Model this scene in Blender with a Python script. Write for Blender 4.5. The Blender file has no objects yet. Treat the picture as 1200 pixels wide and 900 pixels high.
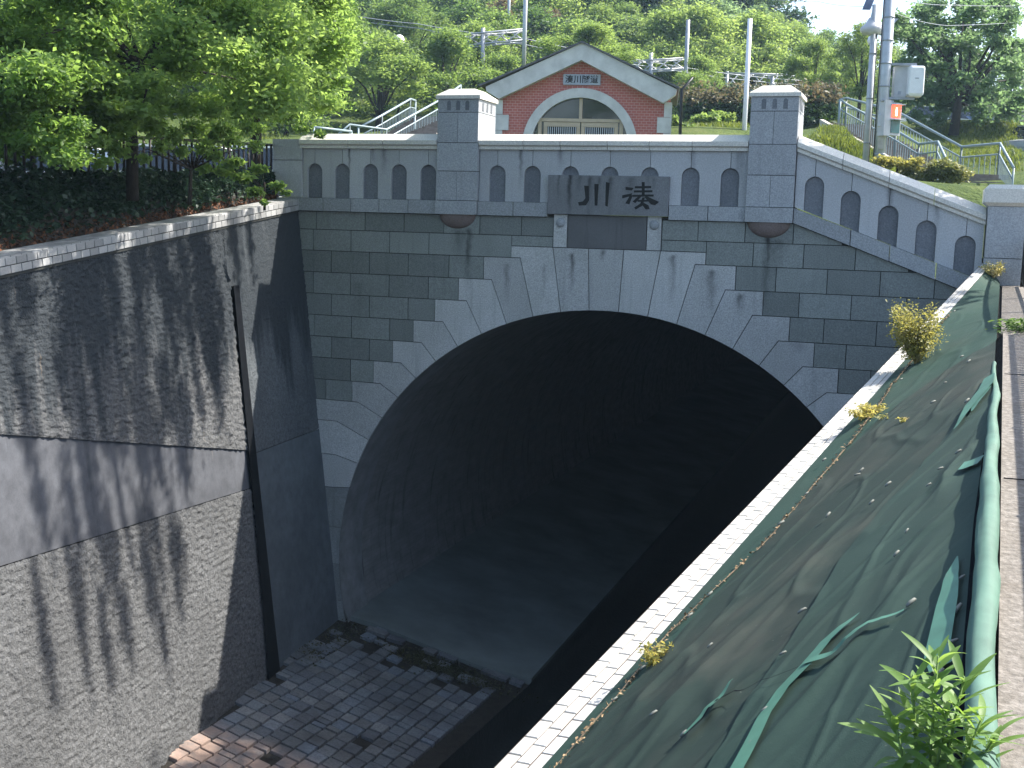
import bpy, math, random
import numpy as np
from mathutils import Vector, Matrix, noise
HAZE = .0005
random.seed(7); rng = np.random.default_rng(7)
sc = bpy.context.scene
C0 = sc.collection
# ------------------------------------------------------------------ camera
F = 1400.0
phi = math.atan(478/1400.); pitch = math.atan(.134); roll = .028
CAM = Vector((3.0, -18.0, 6.0))
fw = Vector((-math.sin(phi)*math.cos(pitch), math.cos(phi)*math.cos(pitch), -math.sin(pitch)))
r0 = Vector((math.cos(phi), math.sin(phi), 0)); u0 = r0.cross(fw)
cr = r0*math.cos(roll)+u0*math.sin(roll); cu = -r0*math.sin(roll)+u0*math.cos(roll)
cd = bpy.data.cameras.new('camera'); cam = bpy.data.objects.new('camera', cd); C0.objects.link(cam)
cd.sensor_width = 36; cd.lens = 36*F/1200; cd.clip_end = 2000; cd.clip_start = .05
M = Matrix((cr, cu, -fw)).transposed().to_4x4(); M.translation = CAM
cam.matrix_world = M; sc.camera = cam
# ------------------------------------------------------------------ light
SUN = Vector((1, .705, 1.336)).normalized()
sun_el = math.asin(SUN.z); sun_az = math.atan2(SUN.x, SUN.y)
w = bpy.data.worlds.new('World'); sc.world = w; w.use_nodes = True
nt = w.node_tree; bg = nt.nodes['Background']
sky = nt.nodes.new('ShaderNodeTexSky'); sky.sky_type = 'NISHITA'; sky.sun_disc = False
sky.sun_elevation = sun_el; sky.sun_rotation = sun_az; sky.air_density = 1.0; sky.dust_density = 2.0; sky.ozone_density = 1.0
nt.links.new(sky.outputs[0], bg.inputs[0]); bg.inputs[1].default_value = .15
sl = bpy.data.lights.new('sun', 'SUN'); so = bpy.data.objects.new('sun', sl); C0.objects.link(so)
sl.energy = 4.8; sl.angle = math.radians(.55); sl.color = (1, .95, .87)
so.rotation_euler = SUN.to_track_quat('Z', 'Y').to_euler()
sc.view_settings.view_transform = 'Standard'; sc.view_settings.look = 'None'
sc.view_settings.gamma = 1; sc.view_settings.exposure = 1.38
sc.view_settings.use_curve_mapping = False

# ------------------------------------------------------------------ helpers
def ray(px, py): return fw+cr*((px-600)/F)-cu*((py-450)/F)
def at(px, py, d): return CAM+ray(px, py)*d
def ony(px, py, Y=0.): v = ray(px, py); return CAM+v*((Y-CAM.y)/v.y)
def tag(o, label=None, cat=None, group=None, kind=None):
    if label: o['label'] = label
    if cat: o['category'] = cat
    if group: o['group'] = group
    if kind: o['kind'] = kind
    return o
def thing(name, label, cat, loc=(0, 0, 0), group=None, rz=0):
    o = bpy.data.objects.new(name, None); o.empty_display_size = .2; C0.objects.link(o)
    o.location = loc; o.rotation_euler = (0, 0, rz)
    return tag(o, label, cat, group)
def link(name, me, parent=None, mat=None):
    o = bpy.data.objects.new(name, me); C0.objects.link(o)
    if mat and not me.materials: me.materials.append(mat)
    if parent is not None: o.parent = parent
    return o
def wl(o, parent):
    """parent keeps world coordinates of the mesh (parent unrotated)"""
    p = parent; off = Vector((0, 0, 0))
    while p is not None: off += Vector(p.location); p = p.parent
    o.location = -off
    return o
class MB:
    def __init__(s): s.v = []; s.f = []; s.sm = []
    def add(s, vs, fs, smooth=False):
        n = len(s.v); s.v += [tuple(v) for v in vs]; s.f += [tuple(i+n for i in f) for f in fs]; s.sm += [smooth]*len(fs); return s
    def box(s, x0, x1, y0, y1, z0, z1):
        return s.add([(x0,y0,z0),(x1,y0,z0),(x1,y1,z0),(x0,y1,z0),(x0,y0,z1),(x1,y0,z1),(x1,y1,z1),(x0,y1,z1)],
              [(0,1,5,4),(1,2,6,5),(2,3,7,6),(3,0,4,7),(4,5,6,7),(3,2,1,0)])
    def prism(s, poly, y0, y1):  # poly in (x,z) anticlockwise seen from -y
        n = len(poly); a = sum(poly[i][0]*poly[(i+1)%n][1]-poly[(i+1)%n][0]*poly[i][1] for i in range(n))
        if a < 0: poly = poly[::-1]
        vs = [(x, y0, z) for x, z in poly]+[(x, y1, z) for x, z in poly]
        fs = [tuple(range(n)), tuple(range(2*n-1, n-1, -1))]
        fs += [(i+n, (i+1) % n+n, (i+1) % n, i)[::1] for i in range(n)]
        return s.add(vs, fs)
    def profile(s, prof, a, b):  # prof in (y,z) offsets, swept a->b
        n = len(prof); vs = [(a[0], a[1]+y, a[2]+z) for y, z in prof]+[(b[0], b[1]+y, b[2]+z) for y, z in prof]
        fs = [tuple(range(n-1, -1, -1)), tuple(range(n, 2*n))]+[(i, (i+1) % n, (i+1) % n+n, i+n) for i in range(n)]
        return s.add(vs, fs)
    def tube(s, pts, r, n=8, caps=True, smooth=True):
        pts = [Vector(p) for p in pts]; R = r if isinstance(r, (list, tuple)) else [r]*len(pts)
        rings = []; prev = None
        for i, p in enumerate(pts):
            d = (pts[min(i+1, len(pts)-1)]-pts[max(i-1, 0)]).normalized()
            if prev is None:
                a = d.cross(Vector((0, 0, 1)))
                if a.length < .01: a = d.cross(Vector((1, 0, 0)))
            else: a = prev-d*prev.dot(d)
            a.normalize(); prev = a; b = d.cross(a)
            rings += [p+(a*math.cos(t)+b*math.sin(t))*R[i] for t in [2*math.pi*k/n for k in range(n)]]
        fs = []
        for i in range(len(pts)-1):
            for k in range(n): fs.append((i*n+k, i*n+(k+1) % n, (i+1)*n+(k+1) % n, (i+1)*n+k))
        s.add(rings, fs, smooth)
        if caps:
            m = len(s.v)-len(rings)
            s.f += [tuple(m+k for k in range(n-1, -1, -1)), tuple(m+(len(pts)-1)*n+k for k in range(n))]; s.sm += [False]*2
        return s
    def lathe(s, c, prof, n=16, a0=0, a1=2*math.pi, sy=1):
        full = abs(a1-a0-2*math.pi) < 1e-6; m = n if full else n+1
        vs = []
        for r, z in prof:
            for k in range(m):
                t = a0+(a1-a0)*k/n; vs.append((c[0]+r*math.cos(t), c[1]+r*math.sin(t)*sy, c[2]+z))
        fs = []
        for i in range(len(prof)-1):
            for k in range(n): fs.append((i*m+k, i*m+(k+1) % m, (i+1)*m+(k+1) % m, (i+1)*m+k))
        return s.add(vs, fs, True)
    def obox(s, c, ax, ay, az):  # oriented box: half vectors
        c = Vector(c); ax, ay, az = Vector(ax), Vector(ay), Vector(az)
        vs = [c+ax*i+ay*j+az*k for k in (-1, 1) for i, j in ((-1,-1),(1,-1),(1,1),(-1,1))]
        return s.add(vs, [(0,1,5,4),(1,2,6,5),(2,3,7,6),(3,0,4,7),(4,5,6,7),(3,2,1,0)])
    def mesh(s, name, mat=None):
        me = bpy.data.meshes.new(name); me.from_pydata(s.v, [], s.f)
        me.polygons.foreach_set('use_smooth', s.sm)
        if mat: me.materials.append(mat)
        me.update(); return me
    def obj(s, name, mat, parent=None, world=True):
        o = link(name, s.mesh(name, mat), parent)
        if parent is not None and world: wl(o, parent)
        return o
def grid(name, P, mat, parent=None, smooth=True):
    """P: array (n,m,3)"""
    n, m, _ = P.shape
    me = bpy.data.meshes.new(name); me.vertices.add(n*m); me.vertices.foreach_set('co', P.reshape(-1).astype(np.float32))
    i, j = np.meshgrid(np.arange(n-1), np.arange(m-1), indexing='ij'); a = (i*m+j).ravel()
    q = np.stack([a, a+1, a+m+1, a+m], 1).astype(np.int32)
    me.loops.add(q.size); me.loops.foreach_set('vertex_index', q.ravel())
    me.polygons.add(len(q)); me.polygons.foreach_set('loop_start', np.arange(0, q.size, 4, dtype=np.int32))
    me.polygons.foreach_set('use_smooth', np.full(len(q), smooth))
    me.update(calc_edges=True); me.validate()
    o = link(name, me, parent, mat)
    if parent is not None: wl(o, parent)
    return o
def leafmesh(name, P, size, mat, seed=0, up=.35, aspect=.5, droop=.2):
    r = np.random.default_rng(seed); N = len(P)
    ax = r.normal(size=(N, 3)); ax[:, 2] = ax[:, 2]*.6-droop; ax /= np.linalg.norm(ax, axis=1)[:, None]
    nr = r.normal(size=(N, 3)); nr[:, 2] += up*3
    sd = np.cross(ax, nr); sd /= np.linalg.norm(sd, axis=1)[:, None]
    nn = np.cross(sd, ax)
    L = (size*(.5+1.0*r.random(N)**1.3))[:, None]
    W = L*aspect*.5
    V = np.stack([P-ax*L*.5, P+sd*W-ax*L*.05+nn*L*.1, P+ax*L*.5, P-sd*W-ax*L*.05+nn*L*.1], 1).reshape(-1, 3)
    me = bpy.data.meshes.new(name); me.vertices.add(N*4); me.vertices.foreach_set('co', V.ravel().astype(np.float32))
    idx = np.arange(N)[:, None]*4
    T = np.concatenate([idx+[0, 1, 2], idx+[0, 2, 3]], 1).reshape(-1, 3).astype(np.int32)
    me.loops.add(T.size); me.loops.foreach_set('vertex_index', T.ravel())
    me.polygons.add(len(T)); me.polygons.foreach_set('loop_start', np.arange(0, T.size, 3, dtype=np.int32))
    me.update(calc_edges=True); me.materials.append(mat); return me
def clumppts(cl, N, seed, hollow=.55, jit=.18):
    """points in ellipsoid clumps: cl rows (x,y,z,rx,ry,rz)"""
    r = np.random.default_rng(seed); cl = np.array(cl, float)
    wgt = cl[:, 3]*cl[:, 4]+cl[:, 5]*cl[:, 3]; wgt /= wgt.sum()
    k = r.choice(len(cl), N, p=wgt); d = r.normal(size=(N, 3)); d /= np.linalg.norm(d, axis=1)[:, None]
    rad = (hollow+(1-hollow)*r.random(N)**.6)*(1+jit*r.normal(size=N))
    return cl[k, :3]+d*rad[:, None]*cl[k, 3:]
# ------------------------------------------------------------------ materials
class Mt:
    def __init__(s, name, rough=.8, spec=.3):
        s.m = bpy.data.materials.new(name); s.m.use_nodes = True; s.nt = s.m.node_tree; s.b = s.nt.nodes['Principled BSDF']
        s.b.inputs['Roughness'].default_value = rough; s.b.inputs['Specular IOR Level'].default_value = spec
        s.pos = s.n('ShaderNodeNewGeometry').outputs['Position']
    def n(s, t, **k):
        x = s.nt.nodes.new(t)
        for a, b in k.items(): setattr(x, a, b)
        return x
    def l(s, a, b): s.nt.links.new(a, b)
    def mp(s, scale, src=None, loc=(0, 0, 0)):
        x = s.n('ShaderNodeMapping'); s.l(src or s.pos, x.inputs[0]); x.inputs['Scale'].default_value = scale if hasattr(scale, '__len__') else (scale,)*3
        x.inputs['Location'].default_value = loc; return x.outputs[0]
    def noise(s, scale, detail=4, src=None, rough=.6, loc=(0, 0, 0)):
        x = s.n('ShaderNodeTexNoise'); s.l(s.mp(scale, src, loc), x.inputs['Vector']); x.inputs['Scale'].default_value = 1
        x.inputs['Detail'].default_value = detail; x.inputs['Roughness'].default_value = rough; return x.outputs[0]
    def ramp(s, fac, stops):
        x = s.n('ShaderNodeValToRGB'); s.l(fac, x.inputs[0]); e = x.color_ramp.elements
        while len(e) < len(stops): e.new(.5)
        for i, (p, c) in enumerate(stops): e[i].position = p; e[i].color = tuple(c)+(1,) if hasattr(c, '__len__') else (c, c, c, 1)
        return x.outputs[0]
    def mix(s, fac, a, b, mode='MIX'):
        x = s.n('ShaderNodeMix', data_type='RGBA', blend_type=mode)
        for sock, v in ((x.inputs[0], fac), (x.inputs[6], a), (x.inputs[7], b)):
            if hasattr(v, 'links') or hasattr(v, 'is_linked'): s.l(v, sock)
            elif hasattr(v, '__len__'): sock.default_value = tuple(v)+(1,)
            else: sock.default_value = v if sock == x.inputs[0] else (v, v, v, 1)
        return x.outputs[2]
    def math(s, op, a, b=None, c=None, clamp=False):
        x = s.n('ShaderNodeMath', operation=op, use_clamp=clamp)
        for i, v in enumerate((a, b, c)):
            if v is None: continue
            if hasattr(v, 'is_linked'): s.l(v, x.inputs[i])
            else: x.inputs[i].default_value = v
        return x.outputs[0]
    def xyz(s):
        x = s.n('ShaderNodeSeparateXYZ'); s.l(s.pos, x.inputs[0]); return x.outputs
    def rnd(s): return s.n('ShaderNodeObjectInfo').outputs['Random']
    def col(s, c):
        if hasattr(c, 'is_linked'): s.l(c, s.b.inputs['Base Color'])
        else: s.b.inputs['Base Color'].default_value = tuple(c)+(1,)
        return s
    def bump(s, h, strength=.3, dist=.01):
        x = s.n('ShaderNodeBump'); s.l(h, x.inputs['Height']); x.inputs['Strength'].default_value = strength; x.inputs['Distance'].default_value = dist
        s.l(x.outputs[0], s.b.inputs['Normal']); return s
    def streaks(s, drips):
        """water stains with a place of their own: (x, ztop, zbot, width, strength)"""
        X, Y, Z = s.xyz(); nz = s.noise((14, 14, 2.5), 4); tot = None
        wob = s.math('MULTIPLY', s.math('SUBTRACT', s.noise((.01, .01, 3), 2), .5), .16)
        for (x, zt, zb, wd, st) in drips:
            g = s.math('DIVIDE', s.math('SUBTRACT', s.math('ADD', X, wob), x), wd); g = s.math('EXPONENT', s.math('MULTIPLY', s.math('MULTIPLY', g, g), -1))
            a = s.math('MULTIPLY_ADD', s.math('SUBTRACT', zt, Z), 18, 0, True)
            b = s.math('DIVIDE', s.math('SUBTRACT', Z, zb), zt-zb, None, True)
            t = s.math('MULTIPLY', s.math('MULTIPLY', g, a), s.math('MULTIPLY', b, st)); t = s.math('MULTIPLY', t, s.math('MULTIPLY_ADD', nz, 2.2, -.25, True))
            tot = t if tot is None else s.math('MAXIMUM', tot, t)
        return tot
def granite(name, base, var=.12, speck=.35, drips=None, dirt=.35, rough=.75):
    m = Mt(name, rough, .3)
    sp = m.noise(55, 3, rough=.75); big = m.noise(1.3, 4); st = m.noise((9, 9, .7), 4)
    c = m.ramp(sp, [(.3, [x*(1-speck) for x in base]), (.5, base), (.68, [min(1, x*(1+speck*1.1)) for x in base])])
    c = m.mix(1., c, m.ramp(m.rnd(), [(0, 1-var), (1, 1+var)]), 'MULTIPLY')
    c = m.mix(m.math('MULTIPLY', m.math('MULTIPLY_ADD', big, 1.6, -.5, True), dirt), c, [base[0]*.55, base[1]*.57, base[2]*.52])
    c = m.mix(m.math('MULTIPLY', m.math('MULTIPLY_ADD', st, 3.0, -1.65, True), dirt*.9), c, [base[0]*.35, base[1]*.36, base[2]*.36])
    if drips: c = m.mix(m.streaks(drips), c, (.012, .013, .013))
    m.col(c); m.bump(m.noise(60, 3), .25, .01); return m.m
def flat(name, c, rough=.5, metal=0, var=.15, scale=6, bump=.0, spec=.4):
    m = Mt(name, rough, spec); n = m.noise(scale, 5)
    m.col(m.ramp(n, [(.3, [x*(1-var) for x in c]), (.7, [min(1, x*(1+var)) for x in c])])); m.b.inputs['Metallic'].default_value = metal
    if bump: m.bump(m.noise(scale*6, 4), bump, .02)
    return m.m
def leafmat(name, a, b, trans=.45, c3=None):
    m = Mt(name, .5, .35); n = m.noise(1.1, 3); n2 = m.noise(9, 2)
    f = m.math('ADD', m.math('MULTIPLY', n, .6), m.math('MULTIPLY', n2, .4))
    f = m.math('ADD', f, m.math('MULTIPLY', m.math('SUBTRACT', m.rnd(), .5), .25))
    c = m.ramp(f, [(.34, a), (.62, b)]+([(.74, c3)] if c3 else []))
    m.col(c); tr = m.n('ShaderNodeBsdfTranslucent')
    hs = m.n('ShaderNodeHueSaturation'); hs.inputs['Hue'].default_value = .475; hs.inputs['Saturation'].default_value = 1.1; hs.inputs['Value'].default_value = 1.9
    m.l(c, hs.inputs['Color']); m.l(hs.outputs[0], tr.inputs[0])
    mx = m.n('ShaderNodeMixShader'); mx.inputs[0].default_value = trans
    m.l(m.b.outputs[0], mx.inputs[1]); m.l(tr.outputs[0], mx.inputs[2]); m.l(mx.outputs[0], m.nt.nodes['Material Output'].inputs[0])
    return m.m
DR = [(-3.95, 5.93, 4.9, .05, 1.), (-4.1, 5.9, 5.3, .12, .6), (.78, 5.95, 4.75, .05, 1.), (.9, 5.9, 5.3, .12, .6),
      (-2.2, 5.6, 4.95, .035, 1.), (-1.72, 5.66, 5.45, .04, .9), (-3.28, 5.4, 4.7, .045, .7), (-.02, 5.42, 4.6, .07, .8), (-.62, 5.62, 4.8, .05, .8), (-2.65, 5.4, 4.8, .03, .4), (.42, 5.08, 4.75, .06, .9), (1.3, 4.4, 4.2, .1, .4), (-5.9, 5.0, 4.2, .1, .3)]
m_vous = granite('granite_light', (.43, .435, .43), .16, .36, DR, .55)
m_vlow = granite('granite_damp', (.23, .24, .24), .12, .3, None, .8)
m_ash = granite('granite_green_grey', (.205, .222, .21), .24, .3, DR, .45)
m_string = granite('granite_mid', (.31, .325, .34), .1, .3, DR, .4)
DP = [(-5.45, 7.2, 6.7, .04, .7), (-3.1, 7.2, 6.5, .03, .8), (-2.45, 7.2, 6.8, .05, .6), (-.4, 7.2, 6.8, .04, .6), (.3, 7.2, 6.6, .06, .5), (2.45, 6.75, 6.0, .04, .7), (3.1, 6.5, 5.9, .04, .5), (-6.08, 7.2, 6.6, .02, 1.), (-5.65, 7.2, 6.9, .03, .6), (-4.2, 8, 6.3, .2, .2)]
m_par = granite('granite_parapet', (.40, .41, .425), .10, .22, DP, .3)
m_pil = granite('granite_pillar', (.34, .355, .375), .09, .3, None, .3)
m_cap = granite('granite_coping', (.62, .60, .55), .06, .22, None, .25)
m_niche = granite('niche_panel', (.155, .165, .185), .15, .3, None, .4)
m_mortar = flat('dark_joint', (.03, .032, .03), .95)
DQ = [(-2.27, 6.9, 6.0, .035, 1.3), (-2.45, 6.9, 6.3, .02, .9), (-2.12, 6.8, 6.4, .05, .6), (-1.95, 6.77, 6.3, .03, .7), (-1.8, 6.77, 6.2, .03, .6), (-1.63, 6.77, 6.1, .04, .7), (-1.3, 6.77, 6.4, .06, .5), (-.95, 6.77, 6.5, .03, .4)]
m_sign = granite('weathered_sign_stone', (.19, .195, .205), .0, .25, DQ, .9)
m_glyph = flat('carved_shadow_stone', (.012, .013, .013), .9)  # black for the shade inside carved strokes, put into colour; also board lettering
m_slab = granite('smooth_slab', (.115, .115, .12), .0, .12, None, .8, .55)
m_corbel = granite('corbel_stone', (.17, .13, .12), .0, .25, None, .5)
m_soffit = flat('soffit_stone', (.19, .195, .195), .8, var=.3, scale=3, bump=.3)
def mk_lining():
    m = Mt('tunnel_lining', .85, .2); X, Y, Z = m.xyz()
    n = m.noise((1, 2, 6), 5); st = m.noise((3, 7, .8), 5)
    c = m.ramp(n, [(.3, (.17, .17, .165)), (.7, (.27, .265, .255))]); c = m.mix(m.math('MULTIPLY_ADD', st, 3, -1.6, True), c, (.012, .011, .01))
    br = m.n('ShaderNodeTexBrick'); cb = m.n('ShaderNodeCombineXYZ'); m.l(Y, cb.inputs[0]); m.l(Z, cb.inputs[1]); m.l(cb.outputs[0], br.inputs['Vector'])
    br.inputs['Scale'].default_value = 3.2; br.inputs['Mortar Size'].default_value = .02; br.inputs[1].default_value = (1, 1, 1, 1); br.inputs[2].default_value = (.92, .92, .92, 1); br.inputs[3].default_value = (.85, .85, .85, 1)
    m.col(m.mix(1., c, br.outputs[0], 'MULTIPLY')); m.bump(n, .4, .02); return m.m
m_lin = mk_lining(); m_lin2 = flat('lining_ring', (.07, .07, .068), .9, var=.3, scale=2)
m_conc = flat('smooth_concrete_floor', (.13, .15, .145), .7, var=.3, scale=.8, bump=.1)
m_chan = flat('dark_channel_bottom', (.018, .02, .02), .35, var=.4, scale=2, bump=.3)  # near-black, half-glossy surface of the channel bottom
m_soil = flat('damp_soil', (.022, .019, .015), .95, var=.5, scale=8, bump=.8)
def mk_paver():
    m = Mt('granite_paver', .75, .3); c = m.ramp(m.noise(30, 4), [(.3, (.11, .118, .122)), (.7, (.205, .212, .215))])
    c = m.mix(1., c, m.ramp(m.rnd(), [(0, (.62, .62, .66)), (.35, (.95, 1., 1.05)), (.6, (.75, .72, .7)), (.8, (1.15, 1.12, 1.1)), (1, (.8, .9, 1.05))]), 'MULTIPLY')
    c = m.mix(m.math('MULTIPLY_ADD', m.noise(1.2, 4), 3, -1.35, True), c, (.05, .05, .05))
    X, Y, Z = m.xyz(); pk = m.math('MULTIPLY', m.math('MULTIPLY_ADD', Y, -2.5, -10.8, True), m.ramp(m.noise(3, 4), [(.4, .3), (.6, .85)]))
    c = m.mix(pk, c, (.36, .25, .195))  # setts past the parapet's shadow tinted warm, sunlight put into their colour
    m.col(c); m.bump(m.noise(25, 5), .5, .02); return m.m
m_paver = mk_paver()
def mk_wall(name, base, speck, bumpd, mold_shade, smooth=False):
    m = Mt(name, .9, .15); X, Y, Z = m.xyz()
    n = m.noise(22 if not smooth else 5, 5, rough=.7); big = m.noise(.8, 4)
    c = m.ramp(n, [(.32, [x*(1-speck) for x in base]), (.5, base), (.7, [x*(1+speck) for x in base])])
    c = m.mix(m.math('MULTIPLY_ADD', big, 2, -.75, True), c, [x*.6 for x in base])
    # mould run down from under the coping, with tree shade put into its colour
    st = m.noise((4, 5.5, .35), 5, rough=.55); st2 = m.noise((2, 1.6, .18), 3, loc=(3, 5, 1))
    ht = m.math('MULTIPLY_ADD', Z, .42, -1.15+mold_shade, True) if not smooth else m.math('ADD', mold_shade, 0)
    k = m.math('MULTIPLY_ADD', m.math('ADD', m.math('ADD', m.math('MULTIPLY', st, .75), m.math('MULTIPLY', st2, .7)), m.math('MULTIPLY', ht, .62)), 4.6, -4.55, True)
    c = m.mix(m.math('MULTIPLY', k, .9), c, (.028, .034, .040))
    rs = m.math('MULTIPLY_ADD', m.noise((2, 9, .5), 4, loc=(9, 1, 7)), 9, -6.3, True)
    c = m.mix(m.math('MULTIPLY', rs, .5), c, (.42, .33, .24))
    m.col(c); m.bump(m.noise(34, 4), bumpd, .03); return m.m
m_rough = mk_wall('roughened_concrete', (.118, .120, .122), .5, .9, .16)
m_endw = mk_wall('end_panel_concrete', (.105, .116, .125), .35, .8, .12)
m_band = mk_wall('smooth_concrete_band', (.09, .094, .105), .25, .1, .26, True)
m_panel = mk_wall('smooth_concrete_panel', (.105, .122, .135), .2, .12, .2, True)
m_tile = granite('coping_tile_grey', (.30, .30, .30), .22, .12, None, .3)
m_tilew = granite('coping_tile_white', (.47, .455, .42), .18, .06, None, .15)
def mk_sheet(name, c1, c2, brown=.0):
    m = Mt(name, .8, .2); n = m.noise(1.1, 5); c = m.ramp(n, [(.3, c1), (.7, c2)])
    c = m.mix(m.math('MULTIPLY', m.math('MULTIPLY_ADD', m.noise((1.2, .8, 1.2), 5, loc=(4, 4, 4)), 3.2, -1.5, True), brown), c, (.11, .095, .075))
    sp = m.math('MULTIPLY_ADD', m.noise(38, 2), 14, -10.2, True); c = m.mix(m.math('MULTIPLY', sp, .45), c, (.3, .3, .26))
    m.col(c); wv = m.noise(170, 2); m.bump(m.math('ADD', wv, m.math('MULTIPLY', m.noise(5, 5), 3)), .22, .01); return m.m
m_sh1 = mk_sheet('weed_sheet_green', (.020, .050, .037), (.028, .062, .047), .22)
m_sh2 = mk_sheet('weed_sheet_dark', (.016, .031, .025), (.024, .040, .032), .38)
m_sh3 = mk_sheet('weed_sheet_mid', (.019, .041, .032), (.027, .053, .042), .1)
m_tape = flat('green_repair_tape', (.07, .18, .125), .5, var=.2, scale=5)
m_roll = flat('green_rolled_sheet', (.072, .148, .112), .7, var=.2, scale=4)
m_pin = flat('grey_pin', (.15, .16, .14), .7)
m_debris = flat('brown_debris', (.30, .21, .12), .95, var=.6, scale=30, bump=.5)
def mk_walk():
    m = Mt('pebbly_concrete', .9, .2); c = m.ramp(m.noise(26, 5, rough=.7), [(.3, (.12, .108, .094)), (.5, (.19, .172, .152)), (.7, (.29, .265, .24))])
    c = m.mix(m.math('MULTIPLY_ADD', m.noise(2, 5), 3, -1.6, True), c, (.12, .1, .08)); m.col(c); m.bump(m.noise(30, 5), .6, .02); return m.m
m_walk = mk_walk()
m_black = flat('black_iron', (.012, .012, .014), .45, var=.2)
m_brown = flat('dark_brown_rail', (.022, .016, .014), .5, var=.2)
m_galv = flat('galvanised_pole', (.42, .44, .46), .45, .3, var=.1)
m_rail = flat('blue_grey_rail', (.22, .28, .30), .45, .1, var=.1)
m_white = flat('white_paint', (.72, .73, .75), .4, var=.06)
m_boxg = flat('pale_grey_box', (.5, .5, .52), .5, var=.08)
m_steel = flat('gantry_steel', (.30, .32, .35), .5, .2)
m_dark = flat('dark_void', (.010, .011, .013), 1.0, spec=.0)
m_bark = flat('bark', (.035, .028, .022), .95, var=.4, scale=12, bump=.8)
m_step = flat('step_concrete', (.16, .14, .12), .9, var=.3, scale=5)
m_tyre = flat('tyre', (.015, .015, .015), .8)
m_glass = flat('dark_glass', (.02, .025, .03), .08, var=.1, spec=.8)
m_road = flat('asphalt', (.055, .055, .056), .9, var=.2, scale=30, bump=.2)
m_kerb = flat('pale_kerb', (.42, .39, .34), .9, var=.2, scale=6)
L_near = leafmat('leaf_cherry', (.085, .165, .04), (.18, .28, .085), .65)
L_dark = leafmat('leaf_dark', (.014, .04, .014), (.04, .085, .022), .3)
L_mid = leafmat('leaf_mid', (.06, .12, .036), (.13, .20, .06), .52)
L_light = leafmat('leaf_light', (.095, .165, .045), (.18, .26, .08), .58)
L_blue = leafmat('leaf_bluish', (.075, .14, .06), (.14, .215, .10), .6)
L_rust = leafmat('leaf_rust', (.09, .09, .045), (.14, .115, .06), .4)
L_ivy = leafmat('leaf_ivy', (.018, .04, .024), (.045, .08, .048), .2)
L_weed = leafmat('leaf_weed', (.2, .21, .06), (.34, .33, .1), .5, (.5, .48, .3))
L_grass = leafmat('grass_blade', (.06, .10, .02), (.12, .16, .035), .4)
L_fg = leafmat('leaf_foreground', (.09, .18, .04), (.16, .27, .07), .45)
def mk_ground():
    m = Mt('grassy_ground', .95, .1); c = m.ramp(m.noise(.9, 6), [(.3, (.04, .065, .018)), (.55, (.08, .11, .028)), (.75, (.12, .13, .045))])
    m.col(c); m.bump(m.noise(8, 5), 1, .1); return m.m
m_grass = mk_ground()
# ------------------------------------------------------------------ PORTAL
AX, CZ, R = -1.67, .17, 4.53
por = thing('tunnel_portal', 'grey granite tunnel portal with stepped arch stones and niched parapet', 'tunnel portal', (AX, 0, -.9))
def pr(name, poly, y0, y1, mat, parent=por):
    return MB().prism(poly, y0, y1).obj(name, mat, parent)
def clip(poly, a, b, c):  # keep a*x+b*z<=c
    out = []
    for i in range(len(poly)):
        p, q = poly[i], poly[(i+1) % len(poly)]; fp, fq = a*p[0]+b*p[1]-c, a*q[0]+b*q[1]-c
        if fp <= 0: out.append(p)
        if fp*fq < 0: t = fp/(fp-fq); out.append((p[0]+(q[0]-p[0])*t, p[1]+(q[1]-p[1])*t))
    return out
G = .006
SL = -.368
def string_bot(x): return 6.12+SL*(x-1.128) if x > 1.128 else 6.12
# backing wall with the arch cut out
def offs(t): return (AX+R*math.sin(t), CZ+R*math.cos(t))
arc = []
for i in range(-34, 35):
    t = math.radians(90)*i/34; arc.append(offs(t))
low = [(AX-R*.995, -.3), (AX-R*.975, -.95)]
inner = [(2*AX-x, z) for x, z in low[::-1]]
def arch_in(grow=0):  # open profile left-bottom to right-bottom
    pts = [(AX-R*.968-grow, -1.0), (AX-R*.992-grow, -.3)]
    for i in range(-34, 35):
        t = math.radians(90)*i/34; pts.append((AX+(R+grow)*math.sin(t), CZ+(R+grow)*math.cos(t)))
    pts += [(AX+R*.992+grow, -.3), (AX+R*.968+grow, -1.0)]
    return pts
ap = arch_in(.02)
def backing():
    b = MB(); y0, y1 = .014, .9
    # left part, right part, top strips from arc segments
    def quad(p, q, r, s): b.prism([p, q, r, s], y0, y1)
    for i in range(len(ap)-1):
        p, q = ap[i], ap[i+1]
        if abs(p[0]-q[0]) < 1e-5: continue
        zt = 6.3
        tp = min(zt, string_bot(p[0])+.05); tq = min(zt, string_bot(q[0])+.05)
        if p[1] < .2 and q[1] < .2 and (q[0] < AX): continue
        if p[1] < .2 and q[1] < .2: continue
        quad(p, q, (q[0], tq), (p[0], tp))
    L = min(x for x, z in ap); Rr = max(x for x, z in ap)
    b.prism([(-7.7, -1.3), (L+.12, -1.3), (L+.05, -.3), (L, CZ), (L, 6.17), (-7.7, 6.17)], y0, y1)
    b.prism([(Rr-.12, -3), (5.2, -3), (5.2, string_bot(5.2)), (Rr, string_bot(Rr)), (Rr, CZ), (Rr-.05, -.3)], y0, y1)
    return b.obj('mortar_backing', m_mortar, por)
backing()
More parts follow.
